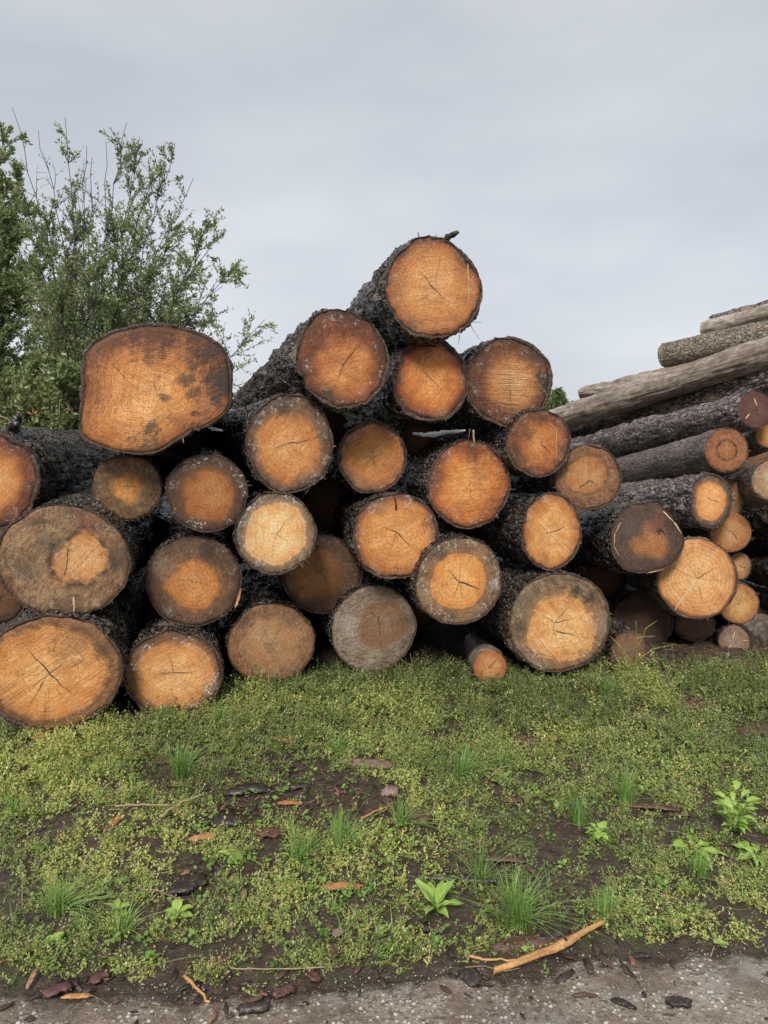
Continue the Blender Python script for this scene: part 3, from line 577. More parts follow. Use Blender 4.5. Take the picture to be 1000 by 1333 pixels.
make_log(598, 757, 58.5, 58, 4.15, 'log with a round bright orange heart in a wide pale rim, black crack across', vp=(310, 590), length=4.6, bt=.03, lump=.012,
  face=dict(h=(.66,.33,.10), o=(.27,.20,.12), outc=(.16,.12,.07), stain=[(.85,-.1,.2,(.5,.5,.46),.6),(-.8,-.3,.25,(.4,.3,.18),.6),(-.5,.75,.25,(.08,.065,.045),.6)], hr=.65, soft=.05, c=(-.02,-.0), red=.1, grime=.5, resin=1, irr=.07, rim=.985, outn=.9, streak=.9, saw=1.55), cracks=[(0,0,-.3,.3,1.2),(0,0,.5,-.2,2.2),(0,0,-.2,-.45,.7),(-.02,0,.02,.4,.5),(0,-.02,.1,-.35,.4)])
make_log(718, 692, 41, 51, 4.3, 'orange log with its rough barrel showing at the left, fourth row', vp=(330, 640), length=4.4, bt=.055, rough=.012,
  face=dict(h=(.60,.31,.10), o=(.2,.1,.045), hr=.92, soft=.1, red=.35, grime=.25, resin=.3, irr=.25, saw=2.3, pale=.8), cracks=[(.05,0,.45,.15,1.2),(.05,0,-.3,-.05,1.0)], pale=[(-.4,.3,.4,-.5,1.6),(-.5,0,.1,-.55,.8)])
make_log(729, 810, 68, 65, 4.18, 'stout mossy-rimmed log with a ragged pale heart, bottom right of the pile', vp=(400, 640), length=4.8, bt=.03, rough=.016, lump=.03, bark='brown',
  face=dict(edge=.25, h=(.62,.36,.14), o=(.13,.095,.055), outc=(.26,.2,.12), stain=[(-.75,.5,.3,(.2,.17,.09),.6),(.6,.45,.16,(.04,.03,.02),.85),(.35,.65,.14,(.04,.03,.02),.85),(.8,-.05,.25,(.3,.25,.18),.5),(-.6,-.75,.3,(.28,.22,.14),.5),(-.8,-.1,.2,(.08,.065,.045),.6)], hr=.68, soft=.06, c=(.04,-.12), red=.08, grime=.6, resin=.45, irr=.4, rim=.99, outn=.8, streak=.8, saw=2.3, pale=.7),
  cracks=[(-.1,0,.35,.1,1.0),(-.1,0,-.35,.15,.8),(-.1,-.15,.4,-.3,1.3),(-.15,-.12,-.05,-.35,.7),(-.1,0,.15,.3,.6),(-.12,.0,-.14,-.15,.8)], pale=[(-.42,-.3,-.05,-.72,2.4),(0,.35,.3,.0,2),(-.4,-.35,-.2,-.6,1)])
make_log(638, 868, 22, 22, 4.15, 'slim orange-ended pole poking out along the ground', vp=(530, 735), length=2.2, bt=.02, rough=.003, bark='grey', taper=.0, lump=.008, ragged=.05,
  face=dict(h=(.48,.23,.085), o=(.26,.13,.055), hr=.88, soft=.15, red=.3, grime=.35, resin=0, irr=.1, rim=.995), cracks=[(-.1,-.1,.5,.6,1)], name='thin_log')

# --- filler logs added behind the gaps, dark-faced so the gaps stay black
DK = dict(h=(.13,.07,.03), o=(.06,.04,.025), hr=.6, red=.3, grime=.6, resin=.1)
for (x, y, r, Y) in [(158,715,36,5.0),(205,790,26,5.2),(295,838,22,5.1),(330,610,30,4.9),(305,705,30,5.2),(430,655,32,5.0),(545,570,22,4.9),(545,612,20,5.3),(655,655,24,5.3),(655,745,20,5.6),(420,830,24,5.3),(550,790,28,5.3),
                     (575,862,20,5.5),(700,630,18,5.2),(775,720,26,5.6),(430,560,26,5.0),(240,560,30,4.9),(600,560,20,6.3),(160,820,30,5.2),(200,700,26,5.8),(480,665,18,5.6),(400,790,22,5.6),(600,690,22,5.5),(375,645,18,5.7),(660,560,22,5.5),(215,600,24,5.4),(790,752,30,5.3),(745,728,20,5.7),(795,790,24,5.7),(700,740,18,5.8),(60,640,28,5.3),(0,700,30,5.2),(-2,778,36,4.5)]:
    make_log(x, y, r, r, Y, 'short dark filler log added behind a gap of the pile to keep it black', vp=(285, 580), length=3.2, face=DK, group='logs glimpsed in the gaps of the pile, added to keep them dark')

# --- second stack on the right
g2 = 'logs of the second stack at the right'
make_log(843, 701, 47, 45, 4.55, 'big rotten-looking dark log with a lopsided face, right beside the front pile', far=(735, 700, 6.4, 34), bt=.03, lump=.05, rough=.014, group=g2, bark='brown',
  outline=[(797,690),(805,672),(818,661),(835,655),(852,655),(866,664),(878,679),(889,696),(891,710),(886,724),(876,735),(860,741),(840,745),(820,743),(806,735),(798,718),(795,703)],
  face=dict(h=(.36,.17,.055), o=(.06,.042,.03), outc=(.14,.08,.045), stain=[(.3,.35,.3,(.16,.06,.03),.8),(.35,.25,.1,(.01,.008,.006),.9),(-.5,.3,.4,(.09,.075,.06),.6),(.5,.7,.25,(.2,.08,.045),.6)], hr=.42, soft=.3, c=(.12,-.1), red=.4, grime=.5, resin=.1, irr=.6, ring=.9, rim=.99), cracks=[(.35,.3,.5,.1,4),(.3,.1,.4,.3,3)], pale=[(-.75,.45,-.92,.15,1.4),(-.92,.15,-.95,-.2,1.4),(-.95,-.2,-.8,-.5,1.0),(.45,.75,.75,.45,2.5),(.75,.45,.98,.1,2.2),(0,-.95,.5,-.85,1.6)])
make_log(907, 753, 49, 53, 4.62, 'bright tan log with pale star-shaped splits and a light bark ring', far=(835, 745, 6.6, 40), bt=.05, lump=.01, rough=.01, group=g2, bark='tan', ragged=.2,
  face=dict(edge=.3, h=(.60,.34,.135), o=(.22,.10,.04), hr=.93, soft=.1, red=.25, redc=(.33,.14,.04), grime=.12, resin=0, irr=.1, rim=.99, rimc=(.2,.13,.07), pale=.9, ring=.8), cracks=[(0,0,.5,.3,1.4),(0,0,.15,-.6,1.0),(0,0,-.2,.4,.5)], pale=[(0,0,-.55,-.85,4.5),(-.1,.05,-.6,.3,3.2),(0,0,.1,-.5,1.5),(-.02,.2,-.05,.9,2)])
make_log(926, 652, 25, 36, 4.85, 'log with a bright oval heart and grey flaky barrel, right stack', far=(765, 664, 7.6, 26), bt=.05, rough=.013, group=g2, bark='scaly',
  face=dict(h=(.66,.34,.12), o=(.055,.045,.035), outc=(.2,.17,.12), hr=.76, soft=.06, c=(-.05,-.0), red=.05, grime=.3, resin=.3, irr=.2, rim=.97), cracks=[(0,.05,.4,-.05,1),(0,.05,-.2,.2,.6)])
make_log(946, 586, 28.5, 29, 4.95, 'log with a dark-ringed centre and a pale upright line, right stack', far=(770, 628, 8.2, 19), bt=.03, rough=.006, group=g2, bark='mid', lump=.01,
  face=dict(h=(.30,.13,.04), o=(.33,.15,.055), outc=(.2,.1,.05), hr=.42, soft=.12, red=.4, grime=.35, resin=.2, band=1.0, irr=.2, saw=.0, ring=.9), cracks=[(0,0,.05,.1,.5)], pale=[(0,0,-.02,.66,.8),(0,0,0,-.5,.6)])
make_log(984, 533, 20, 24, 5.05, 'purplish brown log end with two pale nicks, right edge', far=(742, 590, 8.8, 16), bt=.03, rough=.013, group=g2, bark='scaly', lump=.01,
  face=dict(h=(.11,.055,.045), o=(.085,.05,.045), hr=.8, red=.2, redc=(.12,.04,.04), grime=.3, resin=0, rim=.99), pale=[(-.1,.6,.05,.15,3),(-.6,-.5,-.35,-.2,3)])
make_log(949, 649, 19, 26, 5.1, 'dull tan log end half hidden behind the bright oval one', far=(800, 668, 8.0, 18), bt=.03, rough=.01, group=g2, bark='mid', face=dict(h=(.32,.21,.12), o=(.25,.18,.11), hr=.7, grime=.6, saws=.9, resin=.1, streak=1))
make_log(951, 692, 25, 26.5, 5.0, 'plain round brown log end, upper of the two beside the star-split log', far=(860, 690, 8.0, 18), bt=.02, rough=.008, group=g2, bark='mid', lump=.01, face=dict(h=(.42,.225,.09), o=(.3,.17,.08), hr=.9, grime=.25, resin=0, rim=.99), cracks=[(-.4,.4,-.9,-.1,1),(.1,.0,.4,-.5,.9),(.1,0,-.3,.1,.7)])
make_log(963, 737, 14, 18, 5.05, 'narrowest log end of the right stack, tan and speckled', far=(880, 728, 8.0, 12), bt=.04, rough=.006, group=g2, bark='mid', face=dict(h=(.42,.26,.11), o=(.2,.14,.07), hr=.7, grime=.5, resin=.5), name='thin_log')
make_log(962, 786, 24, 27, 4.9, 'flat-topped orange-tan log end, lower of the two beside the star-split log', far=(880, 772, 8.0, 18), bt=.03, rough=.007, group=g2, bark='mid', lump=.03, face=dict(h=(.48,.28,.10), o=(.3,.18,.08), hr=.9, grime=.25, resin=0.2, rim=.98), cracks=[(0,0,.1,.4,.8),(0,0,-.3,.0,.7),(0,0,.2,-.3,.5)])
make_log(956, 834, 19, 19.5, 4.85, 'small grey log end with pale nicks at the foot of the right stack', far=(890, 800, 7.6, 15), bt=.02, rough=.006, group=g2, bark='mid', lump=.03, face=dict(h=(.25,.2,.15), o=(.2,.16,.12), hr=.8, grime=.35, resin=0.2, rim=.99), cracks=[(0,0,0,.5,.8),(0,0,.2,-.2,.5)], pale=[(-.1,.1,.05,.7,2),(-.2,-.3,-.65,-.95,2.6),(.5,0,.95,.1,2)], name='thin_log')
make_log(905, 812, 24, 22, 4.95, 'shaggy brown bark-covered log just under the star-split one', far=(850, 790, 7.0, 18), bt=.06, rough=.02, group=g2, bark='brown', face=dict(h=(.1,.06,.035), o=(.09,.055,.035), hr=.6, grime=.6, resin=.1))
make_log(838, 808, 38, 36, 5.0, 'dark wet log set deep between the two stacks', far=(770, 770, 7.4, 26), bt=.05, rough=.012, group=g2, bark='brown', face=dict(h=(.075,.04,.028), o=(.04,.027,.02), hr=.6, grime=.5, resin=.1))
make_log(1008, 625, 28, 28, 4.75, 'pale mottled log end cut by the right edge of the view', far=(900, 660, 7.6, 20), bt=.03, rough=.007, group=g2, bark='mid', face=dict(h=(.38,.3,.18), o=(.25,.2,.13), hr=.8, grime=.5, resin=.5))
make_log(1004, 567, 20, 16, 5.2, 'orange log end peeping out under the purplish one', far=(900, 610, 8, 12), bt=.03, rough=.007, group=g2, bark='mid', face=dict(h=(.45,.23,.08), o=(.3,.14,.05), hr=.85, grime=.3))
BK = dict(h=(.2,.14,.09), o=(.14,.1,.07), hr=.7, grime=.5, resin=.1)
make_log(1150, 412, 24, 24, 5.6, 'longest smooth grey barkless trunk slanting across the right stack', far=(682, 560, 9.2, 14.5), bt=.01, rough=.010, group=g2, bark='grey', face=BK, name='debarked_trunk')
make_log(1120, 462, 27, 27, 5.8, 'rough flaky trunk directly under the long grey one', far=(725, 572, 9.2, 13), bt=.03, rough=.016, group=g2, bark='scaly', face=BK, name='pine_trunk')
make_log(1160, 407, 23, 23, 5.9, 'short tan trunk with knot holes on top of the grey trunk', far=(864, 461, 7.4, 15.5), bt=.02, rough=.006, group=g2, bark='tan', face=BK, name='weathered_trunk')
make_log(1160, 370, 17, 17, 6.0, 'grey trunk second from the top of the right stack', far=(918, 428, 7.5, 10.5), bt=.02, rough=.006, group=g2, bark='grey', face=BK, name='debarked_trunk')
make_log(1160, 365, 14, 14, 6.8, 'uppermost rough trunk, at the top of the right stack', far=(930, 420, 8.4, 10), bt=.02, rough=.012, group=g2, bark='scaly', face=BK, name='pine_trunk')
make_log(980, 470, 15, 15, 8.0, 'pale trunk just showing over the long grey one', far=(757, 512, 10, 9), bt=.02, rough=.02, group=g2, bark='grey', face=BK, name='debarked_trunk')
make_log(1110, 676, 62, 62, 5.25, 'thick dark trunk behind the brown log ends, right edge', far=(935, 690, 7.8, 40), bt=.03, rough=.014, group=g2, bark='dark', face=BK, name='spruce_log')
make_log(1075, 760, 27, 27, 5.0, 'reddish brown trunk with a long split, right edge above the grey one', far=(950, 728, 7.4, 18), bt=.03, rough=.008, group=g2, bark='brown', face=BK)
make_log(1090, 800, 24, 24, 5.1, 'brown trunk lying in shade between the split one and the grey one', far=(950, 775, 7.4, 18), bt=.03, rough=.008, group=g2, bark='brown', face=BK)
make_log(1075, 850, 38, 38, 4.5, 'thick grey trunk lying lowest at the right edge', far=(925, 815, 6.6, 26), bt=.03, rough=.007, group=g2, bark='grey', face=BK)
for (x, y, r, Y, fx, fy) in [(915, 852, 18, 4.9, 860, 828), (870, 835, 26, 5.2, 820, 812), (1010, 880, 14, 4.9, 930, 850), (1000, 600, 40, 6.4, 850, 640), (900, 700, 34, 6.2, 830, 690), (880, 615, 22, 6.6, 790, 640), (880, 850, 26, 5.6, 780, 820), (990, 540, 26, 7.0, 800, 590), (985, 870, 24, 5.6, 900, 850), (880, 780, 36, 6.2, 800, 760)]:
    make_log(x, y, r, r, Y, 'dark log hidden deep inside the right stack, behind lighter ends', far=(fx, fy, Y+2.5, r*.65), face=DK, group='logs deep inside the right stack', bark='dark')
# ------------------------------------------------------------------ low weeds covering the ground
rng = np.random.default_rng(5)
leaf_m = simple_mat('weed_leaves', [(0, (.09, .12, .045)), (.3, (.22, .27, .09)), (.55, (.40, .44, .125)), (.8, (.60, .60, .19)), (1, (.50, .30, .17))], .45, 90, .2, .25)
grass_m = simple_mat('grass_blades', [(0, (.08, .15, .04)), (.4, (.17, .30, .075)), (.75, (.30, .44, .12)), (1, (.48, .48, .2))], .42, 60, .2, .3)
bright_m = simple_mat('fresh_green_leaf', [(0, (.07, .14, .03)), (.4, (.16, .29, .055)), (.8, (.27, .42, .09)), (1, (.38, .5, .14))], .4, 60, .4, .3)
straw_m = simple_mat('dry_straw', [(0, (.12, .085, .045)), (.5, (.3, .22, .12)), (1, (.5, .4, .24))], .7, 90)
soilbit_m = chip_m if 'chip_m' in globals() else simple_mat('bark_chips', [(0, (.012, .008, .007)), (.45, (.05, .03, .022)), (.8, (.11, .055, .035)), (1, (.24, .17, .12))], .5, 120)
chip_m = soilbit_m

def weed_proto(r, nst, hgt, leaf, upright):
    V, F, T = [], [], []; n = 0
    for s in range(nst):
        a = r.uniform(0, 6.28); el = r.uniform(*upright); L_ = hgt*r.uniform(.6, 1.2)
        d = np.array([math.cos(a)*math.cos(el), math.sin(a)*math.cos(el), math.sin(el)])
        k = 3; u = np.linspace(0, 1, k)[:, None]; pts = d*L_*u + np.array([0, 0, 1])*(u**2)*L_*.25 + r.normal(0, .0012, (k, 3))
        sd = np.cross(d, [0, 0, 1.]); sd /= np.linalg.norm(sd)+1e-9; w = .0006*(1.2-u)
        if s > 1: sd = sd*0
        V += [pts+sd*w, pts-sd*w]; q = np.array([[i, i+1, i+k+1, i+k] for i in range(k-1)])+n; n += 2*k; q = q if s < 2 else q[:0]; F.append(q.reshape(-1, 4)); T += [-.12]*len(q)
        m_ = max(3, int(L_/leaf*1.9))
        for j in range(m_):
            uu = (j+.7)/m_; p = pts[0]+(pts[-1]-pts[0])*uu+np.array([0, 0, 1])*(uu**2-uu)*L_*.2
            la = r.uniform(0, 6.28); le = r.uniform(-.2, 1.0); ld = np.array([math.cos(la)*math.cos(le), math.sin(la)*math.cos(le), math.sin(le)])
            ll = leaf*r.uniform(.6, 1.25)*(1.1-.4*uu); sw = np.cross(ld, [0, 0, 1.]); sw /= np.linalg.norm(sw)+1e-9; nn = np.cross(sw, ld)
            wv = ll*.30
            V.append(np.array([p, p+ld*ll*.5+sw*wv+nn*ll*.1, p+ld*ll, p+ld*ll*.5-sw*wv+nn*ll*.1])); F.append(np.array([[n, n+1, n+2, n+3]])); n += 4; T.append(.12*uu+r.normal(0, .06))
    return np.concatenate(V), np.concatenate(F), np.array(T)

def scatter(name, protos, pos, rot, scl, tnt, mat, label, cat, tiltmax=.25):
    VV, FF, TT = [], [], []; n = 0
    idx = rng.integers(0, len(protos), len(pos))
    for k, (v, f, t) in enumerate(protos):
        s = np.where(idx == k)[0]
        if not len(s): continue
        Rm = rotz(rot[s]); tx, ty = rng.uniform(-tiltmax, tiltmax, (2, len(s)))
        w = np.einsum('nij,vj->nvi', Rm, v)*scl[s][:, None, None]
        w[..., 2] += w[..., 0]*tx[:, None]+w[..., 1]*ty[:, None]
        w += pos[s][:, None]
        VV.append(w.reshape(-1, 3)); ff = f[None]+(np.arange(len(s))*len(v))[:, None, None]+n; FF.append(ff.reshape(-1, f.shape[1])); n += len(s)*len(v)
        TT.append((t[None]+tnt[s][:, None]).ravel())
    me = mesh_np(name, np.concatenate(VV), [np.concatenate(FF)], mat, tint=np.concatenate(TT), smooth=False)
    return tag(link(name, me), label, cat, kind='stuff')

BARE = [(430,1040,110,32,1.0),(330,1050,70,30,.9),(520,1075,60,30,.8),(280,1075,60,22,.6),(400,1000,70,20,.7),(685,962,32,16,.8),(905,915,45,14,.8),(985,948,40,14,.7),(590,930,20,36,.7),(600,1135,70,18,.8),(250,1140,30,22,.9),
        (760,1000,30,14,.6),(240,925,60,8,.6),(640,1040,60,14,.4),(490,1130,40,18,.6),(400,1180,60,14,.4),(560,1210,40,16,.5),(700,1215,50,12,.6),(820,1060,40,10,.4),(130,1080,60,12,.4),(60,1040,40,12,.3),(960,1010,40,14,.5)]
def bare(x, y):
    b = np.zeros_like(x)
    for bx, by, sx, sy, w in BARE:
        c0 = G(bx, by); c1 = G(bx+sx, by); c2 = G(bx, by-sy)
        b = np.maximum(b, w*np.exp(-(((x-c0.x)/(abs(c1.x-c0.x)))**2+((y-c0.y)/(abs(c2.y-c0.y)))**2)*.8))
    return b
def scatter_pts(n, y0=1.6, y1=5.6, xf=.72, xe=.5):
    y = np.sqrt(rng.uniform(y0**2, y1**2, n)); x = rng.uniform(-1, 1, n)*(xf*y+xe); return x, y
def keep_weeds(x, y, p=1.0, edge=.05):
    nn = fbm(np.stack([x*3.2, y*3.2, x*0], -1), 3, 61); n2 = fbm(np.stack([x*13, y*13, x*0], -1), 2, 62)
    d = np.clip((nn-.22)*5.5, .10, 1)*np.clip((n2-.33)*8, .06, 1)*np.clip(1-bare(x, y)*1.25, .03, 1)
    e = (y-edge_y(x))/edge + (n2-.5)*2.5
    d = d*np.clip(e, 0, 1); d = np.maximum(d, .035*(e > -1.0))
    # nothing grows under the logs
    base = np.interp(x, [-3, -1.6, -1, -.6, 0, 1, 1.6, 2.4, 4], [3.5, 3.55, 3.72, 4.15, 4.35, 4.3, 4.36, 4.45, 4.6])
    d = d*np.clip((base+.2-y)/.2, 0, 1)
    return rng.random(len(x)) < d*p
r = np.random.default_rng(9)
PW = [weed_proto(r, 4, .034, .0098, (.1, .8)) for _ in range(6)] + [weed_proto(r, 3, .046, .0088, (.4, 1.2)) for _ in range(3)]
x, y = scatter_pts(50000, 1.65, 4.9, .56, .3); k = keep_weeds(x, y); x, y = x[k], y[k]
hz = fbm(np.stack([x*2.1, y*2.1, x*0], -1), 3, 71)
tn = .30 + (hz-.5)*1.2 + rng.normal(0, .12, len(x)) + np.clip((2.9-y)*.22, -.28, .2)
tn = np.where(rng.random(len(x)) < .05, .95, tn)
sc_ = rng.uniform(.5, 1.45, len(x))*(1+.7*np.clip((y-2.6)/1.5, 0, 1))*(.7+.6*hz)
scatter('knotweed_cover', PW, np.stack([x, y, gh(x, y)-.003], -1), rng.uniform(0, 6.28, len(x)), sc_, tn, leaf_m,
        'low mat of small-leaved green and yellowish weeds covering the ground before the logs', 'weeds')
# fine upright sprays near the logs
PT = [weed_proto(r, 3, .085, .007, (.9, 1.5)) for _ in range(4)]
x, y = scatter_pts(11000, 2.7, 4.9); k = keep_weeds(x, y, .8) & (rng.random(len(x)) < np.clip((y-2.9)/1.2, .05, 1)*np.clip(.35+x*.4, .25, 1)); x, y = x[k], y[k]
scatter('taller_weeds', PT, np.stack([x, y, gh(x, y)-.003], -1), rng.uniform(0, 6.28, len(x)), rng.uniform(.5, 1.2, len(x)), .26+rng.normal(0, .13, len(x)), leaf_m,
        'taller feathery weeds growing at the feet of the logs', 'weeds')
# thin single grass blades
def blade_proto(r):
    V, F, T = [], [], []; n = 0
    for s in range(r.integers(2, 5)):
        a = r.uniform(0, 6.28); L_ = r.uniform(.03, .08); k = 5; u = np.linspace(0, 1, k)[:, None]; b = r.uniform(.3, 1.2)
        pts = np.concatenate([math.cos(a)*L_*b*u**2, math.sin(a)*L_*b*u**2, L_*(u-.35*b*u**2)], 1); sd = np.array([-math.sin(a), math.cos(a), 0])*.0011*(1-u**2*.95)
        V += [pts+sd, pts-sd]; F.append(np.array([[i, i+1, i+k+1, i+k] for i in range(k-1)])+n); n += 2*k; T += [r.normal(0, .1)]*(k-1)
    return np.concatenate(V), np.concatenate(F), np.array(T)
PB = [blade_proto(r) for _ in range(8)]
x, y = scatter_pts(9000); k = keep_weeds(x, y, .8); x, y = x[k], y[k]
scatter('grass_blades', PB, np.stack([x, y, gh(x, y)-.002], -1), rng.uniform(0, 6.28, len(x)), rng.uniform(.6, 1.3, len(x)), .4+rng.normal(0, .2, len(x)), grass_m,
        'loose thin grass blades growing up through the weeds', 'grass')
# little round-leaved seedlings
def seed_proto(r):
    V, F, T = [], [], []; n = 0
    for s in range(r.integers(2, 6)):
        a = r.uniform(0, 6.28); L_ = r.uniform(.006, .016); rad = r.uniform(.003, .0065); c = np.array([math.cos(a)*L_, math.sin(a)*L_, r.uniform(.006, .018)])
        th = np.linspace(0, 6.28, 7)[:-1]; tilt = r.uniform(-.4, .4, 2)
        v = np.stack([c[0]+rad*1.25*np.cos(th), c[1]+rad*np.sin(th), c[2]+rad*(np.cos(th)*tilt[0]+np.sin(th)*tilt[1])], -1)
        V.append(v); F.append(np.arange(6)[None]+n); n += 6; T.append(r.normal(0, .15))
    return np.concatenate(V), np.concatenate(F), np.array(T)
PS = [seed_proto(r) for _ in range(8)]
x, y = scatter_pts(5200, 1.75, 4.4); k = (rng.random(len(x)) < .25+.75*(fbm(np.stack([x*2.5, y*2.5, x*0+3], -1), 2, 88) > .5)) & (y > edge_y(x)+.02); x, y = x[k], y[k]
scatter('round_leaf_seedlings', PS, np.stack([x, y, gh(x, y)+.006], -1), rng.uniform(0, 6.28, len(x)), rng.uniform(.6, 1.4, len(x)), .5+rng.normal(0, .2, len(x)), bright_m,
        'scattered tiny round-leaved seedlings among the weeds and bark litter', 'seedlings')
PL = [weed_proto(r, 3, .045, .019, (.2, .9)) for _ in range(6)]
x, y = scatter_pts(1500, 1.75, 4.4); k = keep_weeds(x, y, .9) & (fbm(np.stack([x*2.2, y*2.2, x*0+8], -1), 2, 83) > .46); x, y = x[k], y[k]
scatter('broader_leaf_weeds', PL, np.stack([x, y, gh(x, y)], -1), rng.uniform(0, 6.28, len(x)), rng.uniform(.5, 1.2, len(x)), .3+rng.normal(0, .2, len(x)), bright_m,
        'fresh green weeds with broader leaves mixed into the low mat', 'weeds')
# ------------------------------------------------------------------ small litter
def chip_geo(L_, W_, T_, r, curl=.1, nseg=5, jag=.25):
    """torn flake: ragged plan outline, ridged top, thin rim"""
    n = nseg+2; ny = 5; u = np.linspace(-1, 1, n)
    def edge(): return W_*np.clip(1-np.abs(u)**4*r.uniform(.2, .9)+np.cumsum(r.uniform(-jag, jag, n))*.35+r.uniform(-jag, jag, n)*.7, .15, 1.5)
    e1, e2 = edge(), edge(); V_ = np.linspace(-1, 1, ny)
    X = np.repeat((u*L_)[:, None], ny, 1); X = X+L_*.16*np.stack([r.uniform(-1, 1, ny)]*n)*np.abs(u[:, None])**2
    Yv = np.where(V_[None] > 0, V_[None]*e1[:, None], V_[None]*e2[:, None])+r.uniform(-.3, .3)*W_*u[:, None]
    rid = r.uniform(-1, 1, ny)[None]*T_*.45+r.uniform(-1, 1, (n, ny))*T_*.22
    Zv = curl*L_*(1-u[:, None]**2)+rid-(np.abs(V_)[None]**2)*W_*r.uniform(-.1, .35)
    top = np.stack([X, Yv, Zv], -1).reshape(-1, 3); bot = top.copy(); bot[:, 2] -= T_*.8; M_ = n*ny
    q = [[i*ny+j, (i+1)*ny+j, (i+1)*ny+j+1, i*ny+j+1] for i in range(n-1) for j in range(ny-1)]
    loop = [j for j in range(ny)]+[i*ny+ny-1 for i in range(1, n)]+[(n-1)*ny+j for j in range(ny-2, -1, -1)]+[i*ny for i in range(n-2, 0, -1)]
    rim = [[loop[k], loop[(k+1) % len(loop)], loop[(k+1) % len(loop)]+M_, loop[k]+M_] for k in range(len(loop))]
    return np.concatenate([top, bot]), np.array(q+[[a+M_ for a in f[::-1]] for f in q]+rim)
PC = []
for _ in range(14):
    v, f = chip_geo(r.uniform(.006, .02), r.uniform(.002, .009), .0022, r, r.uniform(-.1, .15), 1); PC.append((v, f, np.zeros(len(f))))
x, y = scatter_pts(15000, 1.45, 4.8)
w_ = .07+bare(x, y)*1.0+.35*np.clip((y-np.interp(x, [-3, -1.6, -1, -.6, 0, 1, 1.6, 2.4, 4], [3.5, 3.55, 3.72, 4.15, 4.35, 4.3, 4.5, 4.9, 5.0])+.35)/.3, 0, 1)+.35*np.exp(-((y-edge_y(x))/.09)**2)*(x < .4)
k = rng.random(len(x)) < w_; x, y = x[k], y[k]
scatter('bark_litter', PC, np.stack([x, y, gh(x, y)+.004], -1), rng.uniform(0, 6.28, len(x)), rng.uniform(.5, 1.7, len(x)), rng.beta(1.2, 2.2, len(x)), chip_m,
        'small dark crumbs and flakes of bark strewn over the soil', 'bark litter', .35)
PR = []
for _ in range(12):
    v, f = chip_geo(r.uniform(.010, .024), r.uniform(.004, .009), .003, r, r.uniform(.0, .15), 2); PR.append((v, f, np.zeros(len(f))))
redchip_m = simple_mat('red_brown_bark_crumbs', [(0, (.03, .017, .013)), (.45, (.10, .05, .036)), (.8, (.22, .11, .07)), (1, (.36, .22, .14))], .5, 120)
x, y = scatter_pts(2600, 1.5, 4.7)
k = rng.random(len(x)) < .10+bare(x, y)*.8+.5*np.exp(-((y-edge_y(x)+.02)/.09)**2)*(x < .3); x, y = x[k], y[k]
scatter('bark_crumbs', PR, np.stack([x, y, gh(x, y)+.012], -1), rng.uniform(0, 6.28, len(x)), rng.uniform(.5, 1.3, len(x)), rng.beta(1.4, 1.8, len(x)), redchip_m,
        'red-brown bark flakes gathered on the bare patch and along the path edge', 'bark litter', .3)
PP_ = []
for _ in range(6):
    v = np.array([[1,0,0],[-1,0,0],[0,1,0],[0,-1,0],[0,0,.7],[0,0,-.7]])*r.uniform(.6, 1.2, 3)*.0028+r.normal(0, .0004, (6, 3))
    f = np.array([[0,2,4],[2,1,4],[1,3,4],[3,0,4],[2,0,5],[1,2,5],[3,1,5],[0,3,5]]); PP_.append((v, f, np.zeros(8)))
grit_m = simple_mat('pale_grit', [(0, (.05, .042, .035)), (.4, (.16, .135, .11)), (.75, (.36, .33, .28)), (1, (.62, .6, .54))], .6, 200)
y = rng.uniform(1.3, 2.1, 14000); x = rng.uniform(-1.5, 1.6, 14000); k = (y < edge_y(x)-.005) & (rng.random(len(x)) < .15+1.3*np.clip(fbm(np.stack([x*4, y*4, x*0], -1), 3, 99)-.38, 0, 1)*2); x, y = x[k], y[k]
zz = gh(x, y)*.35+.0035
scatter('path_grit', PP_, np.stack([x, y, zz+.002], -1), rng.uniform(0, 6.28, len(x)), rng.uniform(.4, 1.35, len(x))**1.5, rng.beta(1.5, 1.3, len(x)), grit_m,
        'pale and dark grit grains loose on the path', 'grit')
# straw stems
PSt = []
for _ in range(8):
    L_ = r.uniform(.03, .09); pts = np.array([[-L_, 0, 0], [-L_*.3, r.uniform(-.01, .01), .004], [L_*.4, r.uniform(-.01, .01), .006], [L_, r.uniform(-.02, .02), 0]]); v, f, c_ = tube(pts, .0009, 3, False); PSt.append((v, f, np.zeros(len(f))))
x, y = scatter_pts(3600, 1.6, 4.9); k = rng.random(len(x)) < .14+.86*((x > 1.0) & (y > 3.7)); x, y = x[k], y[k]
scatter('straw_stems', PSt, np.stack([x, y, gh(x, y)+.012], -1), rng.uniform(0, 6.28, len(x)), rng.uniform(.5, 1.4, len(x)), rng.beta(2, 2, len(x)), straw_m,
        'dry straw stems lying across the weeds', 'straw', .3)
